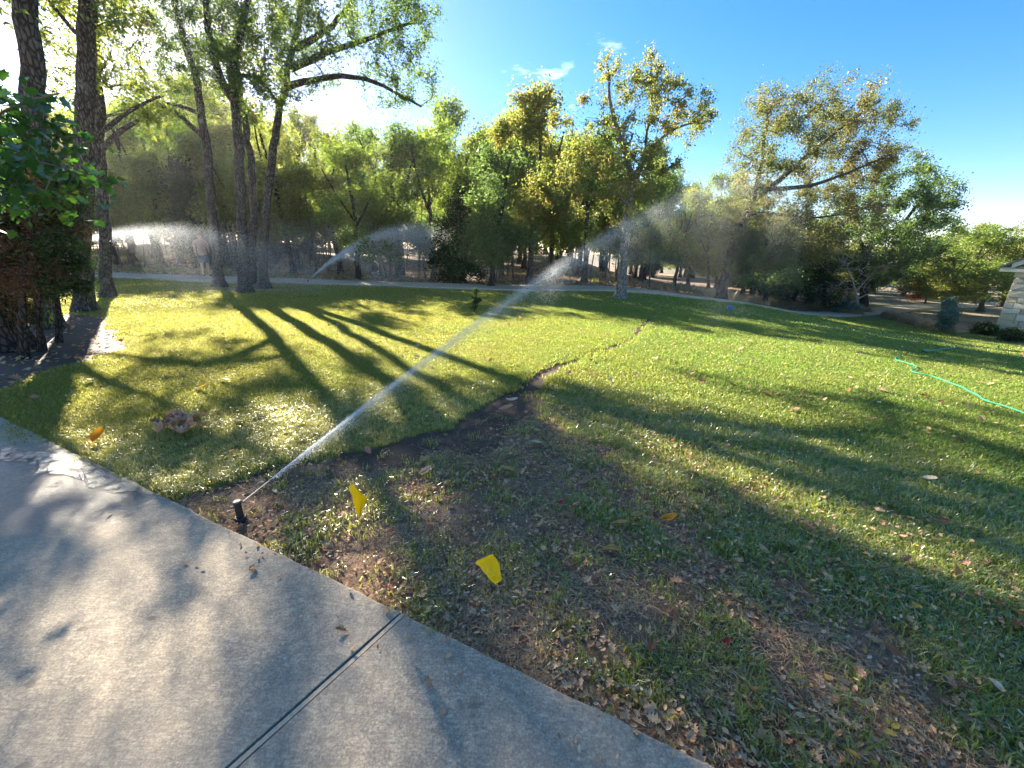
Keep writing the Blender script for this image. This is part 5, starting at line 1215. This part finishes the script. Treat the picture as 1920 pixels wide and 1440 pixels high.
link('gable_wall', mesh_np('gable_wall', np.array([(.1, -.02, WH + .25), (WL, -.02, WH + .25), (WL, -.02, WH + .25 + (WL - .1) * SL_), (.1, .06, WH + .25), (WL, .06, WH + .25), (WL, .06, WH + .25 + (WL - .1) * SL_)]), [np.array([(0, 1, 2), (3, 5, 4)]), np.array([(0, 2, 5, 3), (1, 4, 5, 2)])], simple_mat('gable_siding', (.42, .40, .40), .8, .2)), house)
link('rake_board', mesh_np('rake_board', *slope_box(-.2, WL, -.42, -.36, WH + .43, .24), TRIM), house)
link('roof', mesh_np('roof', *slope_box(-.6, WL, -.46, 8, WH + .44, .10), ROOF), house)

# ------------------------------------------------------------------ person behind the spray
def skin_mesh(name, verts, edges, rad, mat, parent, sub=2, root_i=0):
    me = bpy.data.meshes.new(name); me.from_pydata([tuple(v) for v in verts], edges, []); o = bpy.data.objects.new(name, me); COL.objects.link(o)
    o.modifiers.new('skin', 'SKIN'); sv = me.skin_vertices[0].data
    for i, r0 in enumerate(rad): sv[i].radius = (r0, r0) if not hasattr(r0, '__len__') else r0
    sv[root_i].use_root = True; s_ = o.modifiers.new('sub', 'SUBSURF'); s_.levels = sub; s_.render_levels = sub
    dg = bpy.context.evaluated_depsgraph_get(); m2 = bpy.data.meshes.new_from_object(o.evaluated_get(dg)); bpy.data.objects.remove(o)
    m2.materials.clear(); m2.materials.append(mat); m2.polygons.foreach_set('use_smooth', np.ones(len(m2.polygons), bool)); return link(name, m2, parent)
SKIN = simple_mat('skin', (.50, .28, .20), .55, .3, .08, 4, 0); SHIRT = simple_mat('peach_shirt', (.48, .26, .19), .85, .1, .1, 10); SHORTS = simple_mat('grey_shorts', (.13, .15, .17), .85, .1, .1, 10); SHOE = simple_mat('brown_shoes', (.09, .05, .035), .6, .3); HAIR = simple_mat('hair', (.10, .045, .025), .7, .2)
gp = G(389, 521); pz = float(ground_z(gp[0], gp[1])); rdz = float(base_z(gp[0], gp[1])) + .05
per = empty('person', (gp[0], gp[1], rdz if abs(gp[1] - road_y(gp[0])) < ROAD_HW + .1 else pz), R(200)); tag(per, 'person in peach top and grey shorts standing beyond the spray', 'person')
vb = [(0, 0, .95), (0, 0, 1.12), (0, 0, 1.30), (0, -.01, 1.42), (0, 0, 1.50), (0, .01, 1.60), (0, .01, 1.70),
      (-.18, 0, 1.40), (-.23, .02, 1.15), (-.20, -.14, .98), (-.17, -.22, .97), (.18, 0, 1.40), (.24, .03, 1.14), (.24, -.03, .90), (.24, -.06, .82),
      (-.09, 0, .88), (-.10, -.01, .50), (-.11, .02, .10), (-.11, -.08, .05), (.09, 0, .88), (.11, -.02, .50), (.13, .03, .10), (.14, -.07, .05)]
ed = [(0, 1), (1, 2), (2, 3), (3, 4), (4, 5), (5, 6), (3, 7), (7, 8), (8, 9), (9, 10), (3, 11), (11, 12), (12, 13), (13, 14), (0, 15), (15, 16), (16, 17), (17, 18), (0, 19), (19, 20), (20, 21), (21, 22)]
rd = [(.15, .11), (.14, .10), (.16, .11), (.13, .09), .055, .085, .085, .06, .045, .038, .035, .06, .045, .038, .035, .095, .06, .04, .04, .095, .06, .04, .04]
skin_mesh('body', vb, ed, rd, SKIN, per)
skin_mesh('shirt', [(0, 0, .96), (0, 0, 1.12), (0, 0, 1.30), (0, -.01, 1.42), (-.18, 0, 1.40), (-.225, .01, 1.22), (.18, 0, 1.40), (.235, .02, 1.22)], [(0, 1), (1, 2), (2, 3), (3, 4), (4, 5), (3, 6), (6, 7)], [(.18, .14), (.17, .13), (.185, .135), (.15, .11), .085, .075, .085, .075], SHIRT, per)
skin_mesh('shorts', [(0, 0, .96), (-.09, 0, .86), (-.105, -.01, .52), (.09, 0, .86), (.115, -.02, .52)], [(0, 1), (1, 2), (0, 3), (3, 4)], [(.175, .135), .12, .10, .12, .10], SHORTS, per)
skin_mesh('hair', [(0, .03, 1.70), (0, .02, 1.755), (0, .05, 1.62)], [(0, 1), (0, 2)], [.092, .07, .07], HAIR, per)
for sx in (-1, 1): skin_mesh('shoe', [(sx * .12, .03, .06), (sx * .13, -.12, .04)], [(0, 1)], [.055, .045], SHOE, per)
print('done')
